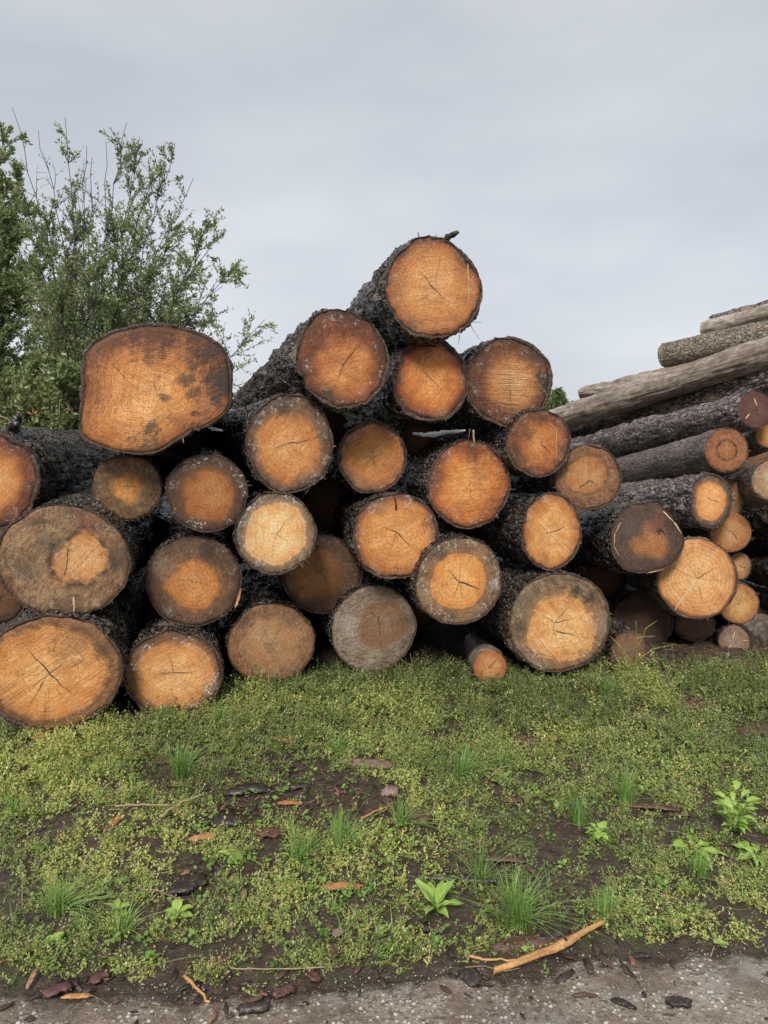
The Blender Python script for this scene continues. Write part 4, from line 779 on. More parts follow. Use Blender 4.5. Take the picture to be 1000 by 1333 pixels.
# ------------------------------------------------------------------ grass tufts
def tuft(px, py, n, L_, spread, label, t=.45, lean=(0, 0), seed=0, w=.0013):
    r = np.random.default_rng(seed); c = G(px, py, float(gh(*G(px, py).xy)) ); mb = MB()
    for i in range(n):
        a = r.uniform(0, 6.28); l_ = L_*r.uniform(.45, 1.1); k = 7; u = np.linspace(0, 1, k)[:, None]; b = abs(r.normal(0, spread)); o = np.array([math.cos(a), math.sin(a), 0])
        base = np.array([r.normal(0, .012), r.normal(0, .012), 0]); d = o*b+np.array([lean[0], lean[1], 0])
        pts = base + d*l_*(u*.35+u**2*.65)+np.array([0, 0, 1])*l_*(u-.38*b*u**2.2); sd_ = np.cross(o, [0, 0, 1.])*w*r.uniform(.7, 1.3)*(1-u**2.5*.95)
        q = np.array([[j, j+1, j+k+1, j+k] for j in range(k-1)]); mb.add(np.concatenate([pts+sd_, pts-sd_+np.array([0, 0, .0004])]), q, tint=t+r.normal(0, .16))
    o = mb.build('grass_tuft', grass_m, smooth=False); o.location = c-Vector((0, 0, .004)); tag(o, label, 'grass tuft', 'grass tufts standing in the weeds'); return o
for k, a in enumerate([
 (237,1012,130,.13,.75,'largest dense grass tuft, left of the centre, in front of the bottom row of logs',.4),
 (285,948,60,.10,.7,'grass tuft right at the foot of the pale orange bottom log with white mould',.45),
 (390,1125,60,.12,.5,'upright grass tuft on the bare barky soil, left one of the pair near the middle',.5),
 (445,1108,80,.13,.6,'wider grass tuft on the bare barky soil, right one of the pair near the middle',.5),
 (520,1075,50,.10,.7,'grass tuft right of the bark-strewn bare patch',.55),
 (602,1010,90,.11,.8,'spreading dark grass tuft between the bark slab and the reddish bark lump',.42),
 (752,1072,60,.10,.35,'stiff upright grass tuft left of the taller stiff one at the right',.35),
 (815,1052,80,.13,.35,'tallest stiff upright grass tuft, right half of the weeds',.35),
 (672,1205,160,.14,.6,'big bluish green grass tuft just above the long splintered piece of wood',.42),
 (788,1190,80,.07,.5,'short bright green grass tuft near the tip of the long splinter',.62),
 (625,1150,50,.12,.8,'thin straggling grass tuft between the rosette plant and the big tuft',.42),
 (75,1190,110,.10,.7,'low light green grass tuft at the lower left',.6),
 (160,1215,60,.07,.6,'small yellowish green grass tuft near the path edge at the left',.65),
 (910,1140,60,.08,.6,'small soft grass tuft under the leafy plant at the right',.55),
 (440,980,40,.09,.9,'thin grass tuft at the left end of the pinkish bark slab',.5),
 (650,995,40,.08,.8,'faint grass tuft left of the reddish brown bark lump',.45),
 (790,905,70,.10,.5,'grass tuft beside the stout mossy log at the right end of the pile',.35),
 (20,1060,40,.09,.7,'grass tuft near the left edge, halfway down the weeds',.5)]):
    tuft(a[0], a[1], int(a[2]*1.5), a[3]*1.3, a[4]*1.25, a[5], a[6]+.06, seed=k)

# ------------------------------------------------------------------ broad-leaved plants, each leaf its own part
def leaf_mesh(L_, W_, seed, lobed=0, droop=.5, fold=.25, nx=11, ny=5):
    r = np.random.default_rng(seed); u = np.linspace(0, 1, nx); v = np.linspace(-1, 1, ny); U, Vv = np.meshgrid(u, v, indexing='ij')
    prof = np.sin(np.pi*np.clip(U, .02, .985)**.75)**.75*(.9+.1*np.cos(U*9)); prof = prof*np.clip((U-.12)*5, .1, 1)
    if lobed: prof = prof*(1-.45*lobed*(np.sin(U*math.pi*5+1)*.5+.5)*(np.abs(Vv) > .4))
    x = U*L_; y = Vv*W_*prof; z = droop*L_*(U*.9-1.1*U**2) + np.abs(Vv)*W_*prof*fold + .05*L_*np.sin(U*13+Vv*2+seed)*np.abs(Vv)*.5
    V = np.stack([x, y, z], -1).reshape(-1, 3); i = np.arange(nx-1)[:, None]*ny; j = np.arange(ny-1)[None]
    q = np.stack([i+j, i+ny+j, i+ny+j+1, i+j+1], -1).reshape(-1, 4)
    t = np.full(len(q), r.uniform(.35, .75)); rib = ((np.arange(len(q)) % (ny-1)) == 1) | ((np.arange(len(q)) % (ny-1)) == 2)
    return mesh_np('leaf', V, [q], leafy_m, tint=t+rib*.06, uv=np.stack([U, Vv], -1).reshape(-1, 2))
m = N('broad_leaf'); uvv = m.n('TexCoord').outputs['UV']; s_ = m.n('SeparateXYZ'); m.put(s_.inputs[0], uvv)
mid = m.step(m.math('ABSOLUTE', s_.outputs[1]), .12, .02); va = m.math('SINE', m.math('MULTIPLY', m.math('SUBTRACT', s_.outputs[0], m.math('MULTIPLY', m.math('ABSOLUTE', s_.outputs[1]), .25)), 52)); va = m.step(va, .7, 1)
col = m.ramp(m.math('ADD', m.tint(), m.math('MULTIPLY', m.math('SUBTRACT', m.noise(m.obj(), 90, 4), .5), .5)), [(.1, (.13, .24, .045)), (.5, (.30, .48, .075)), (.9, (.46, .62, .16))])
col = m.mix(m.math('MULTIPLY', mid, .6), col, (.45, .52, .22)); col = m.mix(m.math('MULTIPLY', va, .25), col, (.35, .45, .15))
b = m.bsdf(col, .38, m.bump(m.math('SUBTRACT', 1, m.math('ADD', mid, m.math('MULTIPLY', va, .5))), .5, .003))
tr = m.n('BsdfTranslucent'); m.put(tr.inputs[0], col); ms = m.n('MixShader'); ms.inputs[0].default_value = .28
m.t.links.new(b.outputs[0], ms.inputs[1]); m.t.links.new(tr.outputs[0], ms.inputs[2]); m.t.links.new(ms.outputs[0], m.out.inputs[0]); leafy_m = m.m
LM = {}
def plant(px, py, n, L_, W_, label, cat='weed', name='leafy_weed', lobed=0, stem=0, el=(.2, .8), seed=0, h=0.0, arc=6.28, group='broad-leaved plants among the weeds'):
    r = np.random.default_rng(seed); g0 = G(px, py); g0.z = float(gh(g0.x, g0.y)); root = bpy.data.objects.new(name, None); C.objects.link(root); root.location = g0; root.empty_display_size = .05
    tag(root, label, cat, group)
    if stem:
        mb = MB()
        for k in range(stem):
            a = r.uniform(0, 6.28); pts = np.array([[0, 0, 0], [math.cos(a)*h*.15, math.sin(a)*h*.15, h*.5], [math.cos(a)*h*.4, math.sin(a)*h*.4, h*r.uniform(.85, 1.05)]]); v, f, c_ = tube(pts, [.0018, .0014, .0008], 4); mb.add(v, f, c_, tint=.5)
        so_ = mb.build('stem', grass_m, root)
        if stem > 1: so_['kind'] = 'stuff'
    lib = LM.setdefault((round(L_, 3), lobed), [leaf_mesh(L_, W_, s+seed, lobed) for s in range(4)])
    for k in range(n):
        a = k*2.4+r.uniform(-.35, .35); o = link('leaf', lib[k % 4], root); z = h*(k/n)*r.uniform(.8, 1.1)+.004 if h else .004
        rad_ = h*.3*(k/n) if h else .003
        o.location = (math.cos(a)*rad_, math.sin(a)*rad_, z); e = r.uniform(*el); o.rotation_euler = (r.uniform(-.3, .3), -e, a); s = r.uniform(.65, 1.1); o.scale = (s, s*r.uniform(.85, 1.15), s)
    return root
plant(567,1188,11,.098,.017,'bright green rosette of upright smooth oval leaves near the path, left of the long splinter', 'plant', 'rosette_plant', el=(.2, 1.2), seed=3)
plant(955,1085,60,.055,.018,'bushiest bright leafy weed, near the right edge', name='leafy_weed', lobed=1, stem=4, el=(.0, .8), seed=4, h=.13)
plant(900,1108,11,.105,.022,'flat weed with long jagged leaves, left of the bushiest leafy one', name='jagged_leaf_weed', lobed=1, el=(.05, .4), seed=5)
plant(985,1112,8,.09,.02,'jagged-leaved weed lying low under the bushiest one, right edge', name='jagged_leaf_weed', lobed=1, el=(.0, .3), seed=6)
plant(778,1100,30,.036,.014,'small leafy weed with rounded leaves at the middle right', stem=2, el=(.1, .8), seed=7, h=.05)
plant(232,1200,9,.045,.016,'small weed with blue-green broad leaves, lower left', el=(.2, .6), seed=8, h=.02)
plant(152,1192,9,.04,.012,'small pale weed with narrow leaves, left of the blue-green one', el=(.3, .9), seed=9)
plant(305,1120,7,.05,.012,'small weed with yellow-green strap leaves just right of the black bark chunk', el=(.1, .5), seed=10)
plant(72,1232,8,.03,.011,'tiny pale weed near the path edge at the far left', el=(.2, .7), seed=11)
plant(12,1062,6,.045,.016,'bright leaf cluster at the left edge', el=(.2, .6), seed=12)
plant(775,935,12,.022,.009,'thin weed with a stack of round bright leaves, below the stout mossy log', stem=1, el=(.1, .6), seed=13, h=.09)
plant(655,1018,9,.028,.009,'bright little weed cluster right of the spreading dark tuft', el=(.3, .9), seed=14)
plant(540,1010,9,.02,.008,'small bright weed just right of the pinkish bark slab', el=(.3, .9), seed=15)
plant(835,1035,8,.03,.010,'bright three-pointed leaf cluster above the bushiest weed', el=(.3, .7), seed=16)
plant(940,1235,8,.02,.008,'small round-leaved weed on the path edge at the right', el=(.2, .7), seed=17)
plant(715,1240,6,.02,.008,'tiny weed growing against the long splinter', el=(.2, .7), seed=18)
plant(45,980,6,.02,.008,'tiny weed below the big bright corner log', el=(.2, .7), seed=19)
plant(625,915,8,.022,.008,'bright weed just below the slim pole', el=(.3, .9), seed=20, h=.03)
plant(690,1245,5,.022,.009,'tiny weed at the lower edge of the long splinter', el=(.2, .7), seed=21)

# tall dry-green weed standing in front of the right end of the pile, and dry stalks
def stalk(px, py, pts_px, label, mat, seed, rad=.0022, seeds=True, name='tall_weed', cat='weed', dY=0):
    r = np.random.default_rng(seed); g0 = G(px, py); Y0 = g0.y; root = bpy.data.objects.new(name, None); C.objects.link(root); root.location = g0; root.empty_display_size = .05
    tag(root, label, cat)
    for line in pts_px:
        W = [np.array(P(a, b, Y0+r.normal(0, .015)+dY)[0]-g0) for a, b in line]; u = np.linspace(0, 1, len(W)); uu = np.linspace(0, 1, 9)
        W = np.array(W); W = np.stack([np.interp(uu, u, W[:, k]) for k in range(3)], -1); W[1:-1] += r.normal(0, .0015, (7, 3))
        v, f, c_ = tube(W, np.linspace(rad, rad*.5, 9), 5); mb = MB(); mb.add(v, f, c_, tint=.45); mb.build('stem', mat, root)
        if seeds:
            mb = MB()
            for k in range(int(40)):
                t = r.uniform(.35, 1); i = int(t*8); p = W[min(i, 8)]*(1-(t*8-i))+W[min(i+1, 8)]*(t*8-i); d = r.normal(0, 1, 3); d /= np.linalg.norm(d); l_ = r.uniform(.004, .009)
                sw = np.cross(d, [.3, .2, 1]); sw /= np.linalg.norm(sw); mb.add(np.array([p, p+d*l_*.5+sw*l_*.28, p+d*l_, p+d*l_*.5-sw*l_*.28]), [[0, 1, 2, 3]], tint=.5+r.normal(0, .15))
            mb.build('leaflets', leaf_m, root, smooth=False)['kind'] = 'stuff'
stalk(826, 885, [[(826,885),(830,840),(828,808)],[(830,845),(840,818),(855,808)],[(829,860),(850,845),(880,838)],[(826,870),(812,845),(794,828)],[(829,830),(840,829),(853,828)],[(828,880),(815,860),(808,840)]], 'tall pale green weed standing before the dark gap at the right end of the pile', leaf_m, 1)
stalk(365, 900, [[(365,900),(363,860),(365,845)]], 'single brown dock stalk against the dull tan log', straw_m, 2, .004, True, 'dry_stalk', 'stalk')
stalk(352, 905, [[(352,905),(349,885),(350,868)]], 'short brown stalk left of the taller dock stalk', straw_m, 3, .0035, True, 'dry_stalk', 'stalk')
stalk(535, 895, [[(535,895),(537,865),(534,850)],[(536,875),(528,862),(522,858)],[(536,870),(541,860),(545,857)]], 'thin branched dry twig in front of the weathered grey log', straw_m, 4, .0015, False, 'dry_stalk', 'stalk')
stalk(992, 885, [[(970,862),(990,868),(984,895)],[(970,862),(969,878),(985,870)],[(945,880),(955,866),(988,870)],[(955,868),(962,885),(958,893)]], 'bent pale grass stalks in front of the lowest grey trunk at the right edge', straw_m, 5, .0016, False, 'bent_straw', 'straw')
stalk(920, 880, [[(893,868),(910,875),(925,868)],[(925,862),(926,880),(935,890)],[(870,862),(875,872),(900,878)]], 'tangle of dry grass under the shaggy log at the right', straw_m, 6, .0014, False, 'bent_straw', 'straw')
stalk(40, 1000, [[(500,0),(500,0)]][:0], '', straw_m, 7) if False else None

# ------------------------------------------------------------------ bark pieces, wood chips, sticks and stones one can pick out
pink_m = simple_mat('pinkish_bark', [(0, (.09, .055, .045)), (.5, (.22, .135, .11)), (1, (.38, .26, .22))], .6, 90, 1)
redb_m = simple_mat('red_brown_bark', [(0, (.035, .018, .014)), (.5, (.10, .045, .034)), (1, (.2, .1, .075))], .5, 90, 1)
blk_m = simple_mat('wet_black_bark', [(0, (.01, .008, .007)), (.5, (.035, .026, .022)), (1, (.13, .105, .09))], .28, 90, 1)
org_m = simple_mat('fresh_wood_chip', [(0, (.22, .085, .035)), (.5, (.42, .18, .07)), (1, (.60, .34, .16))], .6, 120, 1)
pale_m = simple_mat('pale_split_wood', [(0, (.14, .07, .03)), (.35, (.40, .19, .07)), (.65, (.56, .31, .12)), (1, (.68, .45, .22))], .6, 110, 1)
stone_m = simple_mat('small_stones', [(0, (.12, .08, .07)), (.5, (.26, .17, .15)), (1, (.4, .3, .27))], .6, 90, 1)
def piece(px, py, lpx, wpx, ang, mat, label, name='bark_piece', cat='bark', thick=.006, curl=.06, seed=0, tilt=0, nseg=9, group='loose bark and wood pieces on the ground', lift=.012):
    r = np.random.default_rng(seed+300); g0 = G(px, py); z0 = float(gh(g0.x, g0.y)) if g0.y > edge_y(np.array([g0.x]))[0] else float(gh(g0.x, g0.y))*.35+.002
    g0 = G(px, py, z0+lift); t = (Vector(g0)-Vector((0, 0, CAM_H))).length
    v, f = chip_geo(lpx*t/FPX/2*.95, wpx*t/FPX/2*1.25, thick, r, curl, nseg, .32)
    me = mesh_np(name, v, [f], mat, tint=np.full(len(f), .45)+r.normal(0, .12, len(f)), smooth=False); o = link(name, me); o.location = g0
    o.rotation_euler = (r.uniform(-.12, .12), tilt, R(ang)); tag(o, label, cat, group); return o
PIECES = [
 (476,990,76,17,-11,pink_m,'long pinkish brown slab of bark lying above the bare patch','bark_slab','bark',.014,.05),
 (241,1150,50,26,50,blk_m,'shiny black chunk of bark at the lower left','bark_chunk','bark',.018,.1),
 (370,963,40,9,-28,org_m,'orange wood chip below the dull tan bottom log','wood_chip','wood chip'),
 (380,1045,32,5,-2,org_m,'thin level orange chip on the bare patch','wood_chip','wood chip'),
 (447,1153,48,13,-3,org_m,'wide flat orange wood chip in the middle foreground','wood_chip','wood chip',.008),
 (265,1088,32,9,15,org_m,'orange-brown chip left of the bare patch','wood_chip','wood chip'),
 (151,1068,28,7,80,org_m,'narrow orange chip pointing away from the viewer, at the left','wood_chip','wood chip'),
 (615,967,20,9,70,org_m,'bright orange chip standing in the dark grass tuft','wood_chip','wood chip'),
 (170,982,40,9,3,org_m,'dull orange sliver near the bottom-row logs at the left','wood_chip','wood chip'),
 (55,958,22,9,30,org_m,'red-orange chip at the foot of the big bright corner log','wood_chip','wood chip'),
 (683,962,38,24,-25,redb_m,'reddish brown bark lump in the weeds at the middle right','bark_lump','bark',.02,.15),
 (467,942,14,30,70,redb_m,'dark red-brown bark piece standing up above the pinkish slab','bark_piece','bark',.012,.1),
 (595,1140,120,12,-6,blk_m,'long dark strip of bark half sunk in the weeds above the rosette','bark_strip','bark',.014,.02),
 (655,1118,60,7,-5,redb_m,'thin brown bark strip right of the long dark one','bark_strip','bark'),
 (690,1226,90,15,12,redb_m,'red-brown bark strip tucked behind the long splinter','bark_strip','bark',.02,.05),
 (715,1212,50,16,15,blk_m,'black bark piece between the big bluish tuft and the splinter','bark_piece','bark',.012,.08),
 (348,1080,40,26,10,redb_m,'brown bark plate on the left of the bare patch','bark_plate','bark',.008,.05),
 (300,1065,42,30,-10,blk_m,'dark crumpled bark lump beside the bare patch','bark_lump','bark',.025,.15),
 (375,1022,50,10,10,blk_m,'black bark sliver at the top of the bare patch','bark_piece','bark',.008,.1),
 (325,1028,60,16,12,blk_m,'greyish wet bark curl at the upper left of the bare patch','bark_curl','bark',.012,.18),
 (545,1060,36,20,-20,redb_m,'reddish bark piece beside the grass tuft right of the bare patch','bark_piece','bark',.008,.1),
 (508,1030,22,15,0,stone_m,'rounded pinkish stone on the bare patch','stone','stone',.018,.3),
 (398,1140,30,18,-30,blk_m,'dark bark flake between the black chunk and the wide orange chip','bark_flake','bark',.006,.1),
 (215,990,30,9,-5,redb_m,'small brown bark sliver beside the largest grass tuft','bark_piece','bark'),
 (185,958,55,12,0,blk_m,'dark bark ridge in front of the pale orange bottom log','bark_piece','bark',.02,.08),
 (905,915,60,16,-5,redb_m,'dark brown bark patch near the right stack','bark_piece','bark',.012,.08),
 (985,948,50,16,5,redb_m,'brown bark slab at the right edge','bark_slab','bark',.016,.08),
 (750,995,30,16,50,redb_m,'brown bark scrap in the weeds, right of the reddish lump','bark_piece','bark'),
 (850,1050,70,7,-12,redb_m,'narrow brown splinter of bark above the bushy weed','bark_strip','bark'),
 (665,1040,30,9,0,redb_m,'small brown bark scrap right of the dark spreading tuft','bark_piece','bark'),
 (812,1304,26,7,-35,blk_m,'black bark sliver on the path, right of centre','bark_piece','bark',.006),
 (885,1303,26,9,-10,blk_m,'black bark piece lying on the path at the right','bark_piece','bark',.01,.1),
 (612,1266,34,16,-40,blk_m,'dark torn bark mat on the path edge, left of the splinter','bark_mat','bark',.006,.1),
 (835,1243,20,7,0,blk_m,'little black flake on the path edge at the right','bark_flake','bark',.005),
 (290,1250,22,9,-20,redb_m,'red-brown flake on the path edge, lower left','bark_flake','bark',.005),
 (370,1288,26,10,30,redb_m,'heap-like brown bark flake on the path, left of centre','bark_flake','bark',.01,.15),
 (330,1310,34,10,15,blk_m,'wet black bark flake at the bottom edge, left of centre','bark_flake','bark',.008,.12),
 (405,1270,22,8,-40,redb_m,'brown curled flake where weeds meet the path','bark_flake','bark',.006,.2),
 (75,1285,28,12,35,redb_m,'brown flake on the path at the lower left','bark_flake','bark',.006,.15),
 (100,1297,30,5,4,pale_m,'pale flat wood sliver on the path at the lower left','wood_chip','wood chip',.005),
 (130,1270,24,12,60,redb_m,'reddish flake on the path left of the bamboo-like stick','bark_flake','bark',.006),
 (435,1235,24,10,80,redb_m,'brown flake in the weeds near the lower middle','bark_flake','bark',.006),
 (440,1212,18,12,50,stone_m,'small pink bark crumb in the lower middle weeds','bark_crumb','bark',.006),
 (300,1198,22,8,-60,pink_m,'pinkish sliver in the weeds right of the blue-green weed','bark_piece','bark',.006),
 (552,1205,16,14,10,blk_m,'dark flat stone leaning on the rosette plant','stone','stone',.01,.05),
 (385,908,70,10,4,pale_m,'pale dead wood strip lying at the foot of the dull tan log','wood_strip','wood',.02,.02),
 (440,893,40,7,-2,pale_m,'short pale wood strip in front of the shadow under the pile','wood_strip','wood',.015,.02),
 (40,1010,30,7,10,redb_m,'dark red-brown sliver at the left edge below the corner log','bark_piece','bark'),
]
for k, a in enumerate(PIECES): piece(*a[:9], **dict(zip(('thick', 'curl'), a[9:])), seed=k)
# the long splintered offcut with a knot hole
def splinter():
    pts = [(643,1267,.2),(668,1257,4.5),(700,1244,6.5),(722,1236,7),(735,1230,9),(745,1224,8),(757,1217,4.5),(785,1203,.6)]
    T_, B_ = [], []
    for a, b, w in pts:
        z = .03; c0 = G(a, b-w*.9, z); c1 = G(a, b+w*.9, z); T_.append(c0); B_.append(c1)
    o0 = G(715, 1238, .012); n = len(pts); V = []
    for c0, c1 in zip(T_, B_):
        V += [c0-o0+Vector((0, 0, .005)), (c0+c1)/2-o0+Vector((0, 0, .014)), c1-o0+Vector((0, 0, .004)), (c0+c1)/2-o0+Vector((0, 0, -.008))]
    F = [[i*4+j, i*4+(j+1) % 4, i*4+4+(j+1) % 4, i*4+4+j][::-1] for i in range(n-1) for j in range(4)]
    V = np.array([tuple(v) for v in V]); V += np.random.default_rng(2).normal(0, .0013, V.shape)
    root = bpy.data.objects.new('wood_splinter', None); C.objects.link(root); root.location = o0; root.empty_display_size = .05
    tag(root, 'long orange torn splinter of wood with a knot hole, on the path edge', 'splinter', 'loose bark and wood pieces on the ground')
    me = mesh_np('body', V, [np.array(F)], pale_m, tint=np.random.default_rng(1).uniform(.35, .7, len(F)), smooth=False); link('body', me, root)
    kx = G(736, 1229, .03)-o0; v, f, c_ = tube([kx+Vector((0, 0, .008)), kx+Vector((0, 0, .0165))], [.007, .0045], 10); mb = MB(); mb.add(v, f, c_, tint=.1); mb.build('knot_hole', crack_m, root)
    for a, b, c, d, w in [(650,1263,715,1236,.0012),(690,1252,725,1240,.0016),(712,1235,728,1226,.0012),(750,1222,775,1209,.001)]:
        p0, p1 = G(a, b, .034)-o0, G(c, d, .042)-o0; v, f, c_ = tube([p0, (p0+p1)/2+Vector((0, 0, .002)), p1], [w*.3, w, w*.3], 4); mb = MB(); mb.add(v, f, c_, tint=.2); mb.build('fibre_split', straw_m if a != 690 else crack_m, root)
splinter()
def stick(pl, rad, label, mat, name='stick', z=.015, seed=0, ns=6):
    o0 = G(*pl[0], 0); W = [np.array(G(a, b, z+.004*k)-o0) for k, (a, b) in enumerate(pl)]; u = np.linspace(0, 1, len(W)); uu = np.linspace(0, 1, 12)
    W = np.array(W); W = np.stack([np.interp(uu, u, W[:, k]) for k in range(3)], -1); r = np.random.default_rng(seed); W[1:-1] += r.normal(0, rad*.4, (10, 3))
    v, f, c_ = tube(W, rad*(1-.35*uu)*r.uniform(.85, 1.15, 12), ns); mb = MB(); mb.add(v, f, c_, tint=.6); o = mb.build(name, mat); o.location = o0; tag(o, label, 'stick', 'sticks and twigs on the ground')
stick([(610,1245),(630,1249),(680,1250)], .004, 'pale yellowish twig beside the long splinter', pale_m, seed=1)
stick([(240,1270),(256,1286),(273,1304)], .0045, 'straight straw-coloured stick on the path, lower left', pale_m, seed=2)
stick([(806,1250),(820,1262),(835,1285)], .0025, 'thin dark twig lying on the path at the right', blk_m, seed=3)
stick([(305,921),(330,923),(358,925)], .006, 'brown stick lying before the gap between two bottom-row logs', redb_m, seed=4)
stick([(150,1049),(190,1047),(222,1048)], .004, 'pale dry stalk lying level in the left weeds', straw_m, z=.04, seed=5)
stick([(208,1063),(235,1045),(266,1034)], .005, 'pale slanting dry stick near the largest grass tuft', straw_m, z=.04, seed=6)
stick([(183,1157),(210,1160),(240,1172)], .0028, 'thin brown twig crossing the black bark chunk', pink_m, z=.045, seed=7)
stick([(300,1260),(350,1262),(425,1259)], .002, 'long straw stem along the weed edge, left of centre', straw_m, z=.02, seed=8)
stick([(470,1065),(490,1056),(505,1050)], .004, 'short orange-brown twig on the bare patch', org_m, z=.03, seed=9)
stick([(925,1245),(930,1232)], .002, 'tiny straw sliver on the path at the right', straw_m, seed=10)
stick([(790,1062),(800,1080),(806,1090)], .002, 'thin grey twig by the stiff upright tuft', straw_m, z=.03, seed=11)
stick([(640,1010),(650,1000),(664,996)], .003, 'short tan stem beside the spreading tuft', straw_m, z=.04, seed=12)

# ------------------------------------------------------------------ things on and around the logs
def wpt(px, py, Y): return P(px, py, Y)[0]
def rag(name, pl, Y, w, mat, label, cat, seed, depth=.25):
    """torn strip following a line, with width, thickness and ragged edges"""
    r = np.random.default_rng(seed); n = 16; u = np.linspace(0, 1, len(pl)); uu = np.linspace(0, 1, n); px_ = np.interp(uu, u, [a for a, b in pl]); py_ = np.interp(uu, u, [b for a, b in pl])
    top = [wpt(a, b-w*(.3+.7*math.sin(math.pi*t_))*r.uniform(.4, 1.2), Y+depth*.3) for a, b, t_ in zip(px_, py_, uu)]; bot = [wpt(a, b+w*(.3+.7*math.sin(math.pi*t_))*r.uniform(.4, 1.2), Y) for a, b, t_ in zip(px_, py_, uu)]
    o0 = wpt(px_[n//2], py_[n//2], Y); V = np.array([tuple(p-o0) for p in top+bot]); V2 = V+np.array([0, .004, -.003]); k = np.arange(n-1)
    f = np.stack([k, k+1, k+n+1, k+n], -1)[:, ::-1]; F = np.concatenate([f, f[:, ::-1]+2*n, np.stack([k, k+2*n, k+1+2*n, k+1], -1), np.stack([k+n, k+n+1, k+3*n+1, k+3*n], -1)])
    o = link(name, mesh_np(name, np.concatenate([V, V2]), [F], mat, tint=r.uniform(.4, .9, len(F)), smooth=False), loc=o0); tag(o, label, cat); return o
white_strip_m = simple_mat('white_strip', [(0, (.5, .5, .49)), (.5, (.72, .73, .74)), (1, (.8, .8, .8))], .35, 90)
rag('sky_gap_strip', [(537,564),(555,566),(575,563),(606,560)], 4.5, 3.4, white_strip_m, 'thin white strip standing in for sky seen through the gap above the reddish orange centre log', 'sky strip', 1, .03)  # added white strip, stands in for bright sky behind the gap
rag('white_shred', [(277,548),(285,542),(290,536),(299,532)], 3.88, 3.2, white_strip_m, 'white curled shred between the squared-off log and the tan log', 'white shred', 2)  # narrow ragged strip in plain white
rag('white_shred', [(266,552),(275,557),(290,560)], 3.9, 2.2, white_strip_m, 'lower white shred lying on the barrel under the squared-off log', 'white shred', 3)
rag('bark_tatter', [(306,790),(311,778),(314,768)], 3.95, 6, org_m, 'orange tatter of bark hanging off the right rim of a grey-brown log', 'bark tatter', 4, .02)
# broken twig on the topmost log
def twig3(pts, rad, name, label, cat, mat, seed, tgroup=None):
    W = np.array([tuple(wpt(*p)) for p in pts]); o0 = Vector(W[0]); W = W-W[0]; uu = np.linspace(0, 1, 8); u = np.linspace(0, 1, len(W)); W = np.stack([np.interp(uu, u, W[:, k]) for k in range(3)], -1)
    r = np.random.default_rng(seed); W[1:-1] += r.normal(0, rad*.3, (6, 3)); v, f, c_ = tube(W, np.linspace(rad, rad*.55, 8)*r.uniform(.8, 1.2, 8), 7); v += r.normal(0, rad*.12, v.shape)
    mb = MB(); mb.add(v, f, c_, tint=.35); o = mb.build(name, mat); o.location = o0; tag(o, label, cat, tgroup)
twig3([(581,311,4.2),(588,307,4.2),(596,301,4.18)], .020, 'broken_twig', 'stubby broken twig sticking up from the upper rim of the topmost log', 'twig', blk_m, 1)
twig3([(533,318,4.2),(537,314,4.2),(541,311,4.2)], .012, 'bark_nub', 'small bark nub on the upper left rim of the topmost log', 'bark', blk_m, 2)
twig3([(612,422,4.25),(617,431,4.2),(624,441,4.18)], .0022, 'thin_twig', 'slanting thin twig under the right side of the topmost log', 'twig', straw_m, 3)
twig3([(608,419,4.25),(618,419,4.2),(627,420,4.18)], .0022, 'thin_twig', 'level thin twig at the right side of the topmost log', 'twig', straw_m, 4)
twig3([(598,436,4.25),(598,442,4.22),(597,447,4.2)], .002, 'thin_twig', 'short hanging twig under the topmost log', 'twig', straw_m, 5)
twig3([(616,560,4.35),(617,572,4.32),(618,582,4.32)], .007, 'hanging_fibres', 'pale fibres hanging down over the reddish orange centre log', 'fibres', straw_m, 6)
twig3([(612,558,4.36),(611,566,4.34),(609,573,4.33)], .004, 'hanging_fibres', 'dark fibres left of the pale ones over the centre log', 'fibres', redb_m, 7)
twig3([(22,556,3.98),(24,548,3.98),(22,543,3.97)], .028, 'branch_stub', 'black branch stub on top of the left edge log', 'branch stub', blk_m, 8)
for k, (x, y, l_, lab) in enumerate([(44,541,14,'orange bark scrap on the left edge log, nearer the black stub'), (90,538,12,'orange bark scrap on the left edge log, beside the squared-off log')]):
    c = wpt(x, y, 4.2); r = np.random.default_rng(k); mb = MB()
    for q_ in range(9):
        d = r.normal(0, 1, 3); d[2] = abs(d[2])+.4; d /= np.linalg.norm(d); L2 = l_*4.2/FPX*r.uniform(.4, .9); v, f, c_ = tube([np.zeros(3), d*L2*.6, d*L2+np.array([.003, 0, 0])], [.005, .003, .0008], 4); mb.add(v, f, c_, tint=r.random())
    o = mb.build('bark_scrap', org_m if k == 0 else pink_m, smooth=False); o.location = c; tag(o, lab, 'bark scrap'); o['kind'] = 'thing'
twig3([(0,541,4.3),(8,545,4.3),(18,550,4.3)], .004, 'dry_straw', 'straw-coloured twig lying on the left edge log', 'twig', straw_m, 9)
twig3([(79,520,4.6),(77,530,4.6),(78,541,4.6)], .003, 'dry_stalk', 'upright dry stem behind the left edge log', 'twig', straw_m, 10)
# mossy split piece leaning next to the stout log
make_log(818, 850, 23, 30, 4.35, 'mossy grey-brown split block leaning against the right side of the stout mossy log', far=(796, 822, 4.9, 16), bt=.04, rough=.012, group='small wood beside the stacks', bark='brown', lump=.09, seed=77, face=dict(h=(.2,.14,.09), o=(.13,.09,.055), hr=.6, grime=.6, resin=.2, streak=1.2), name='split_block')
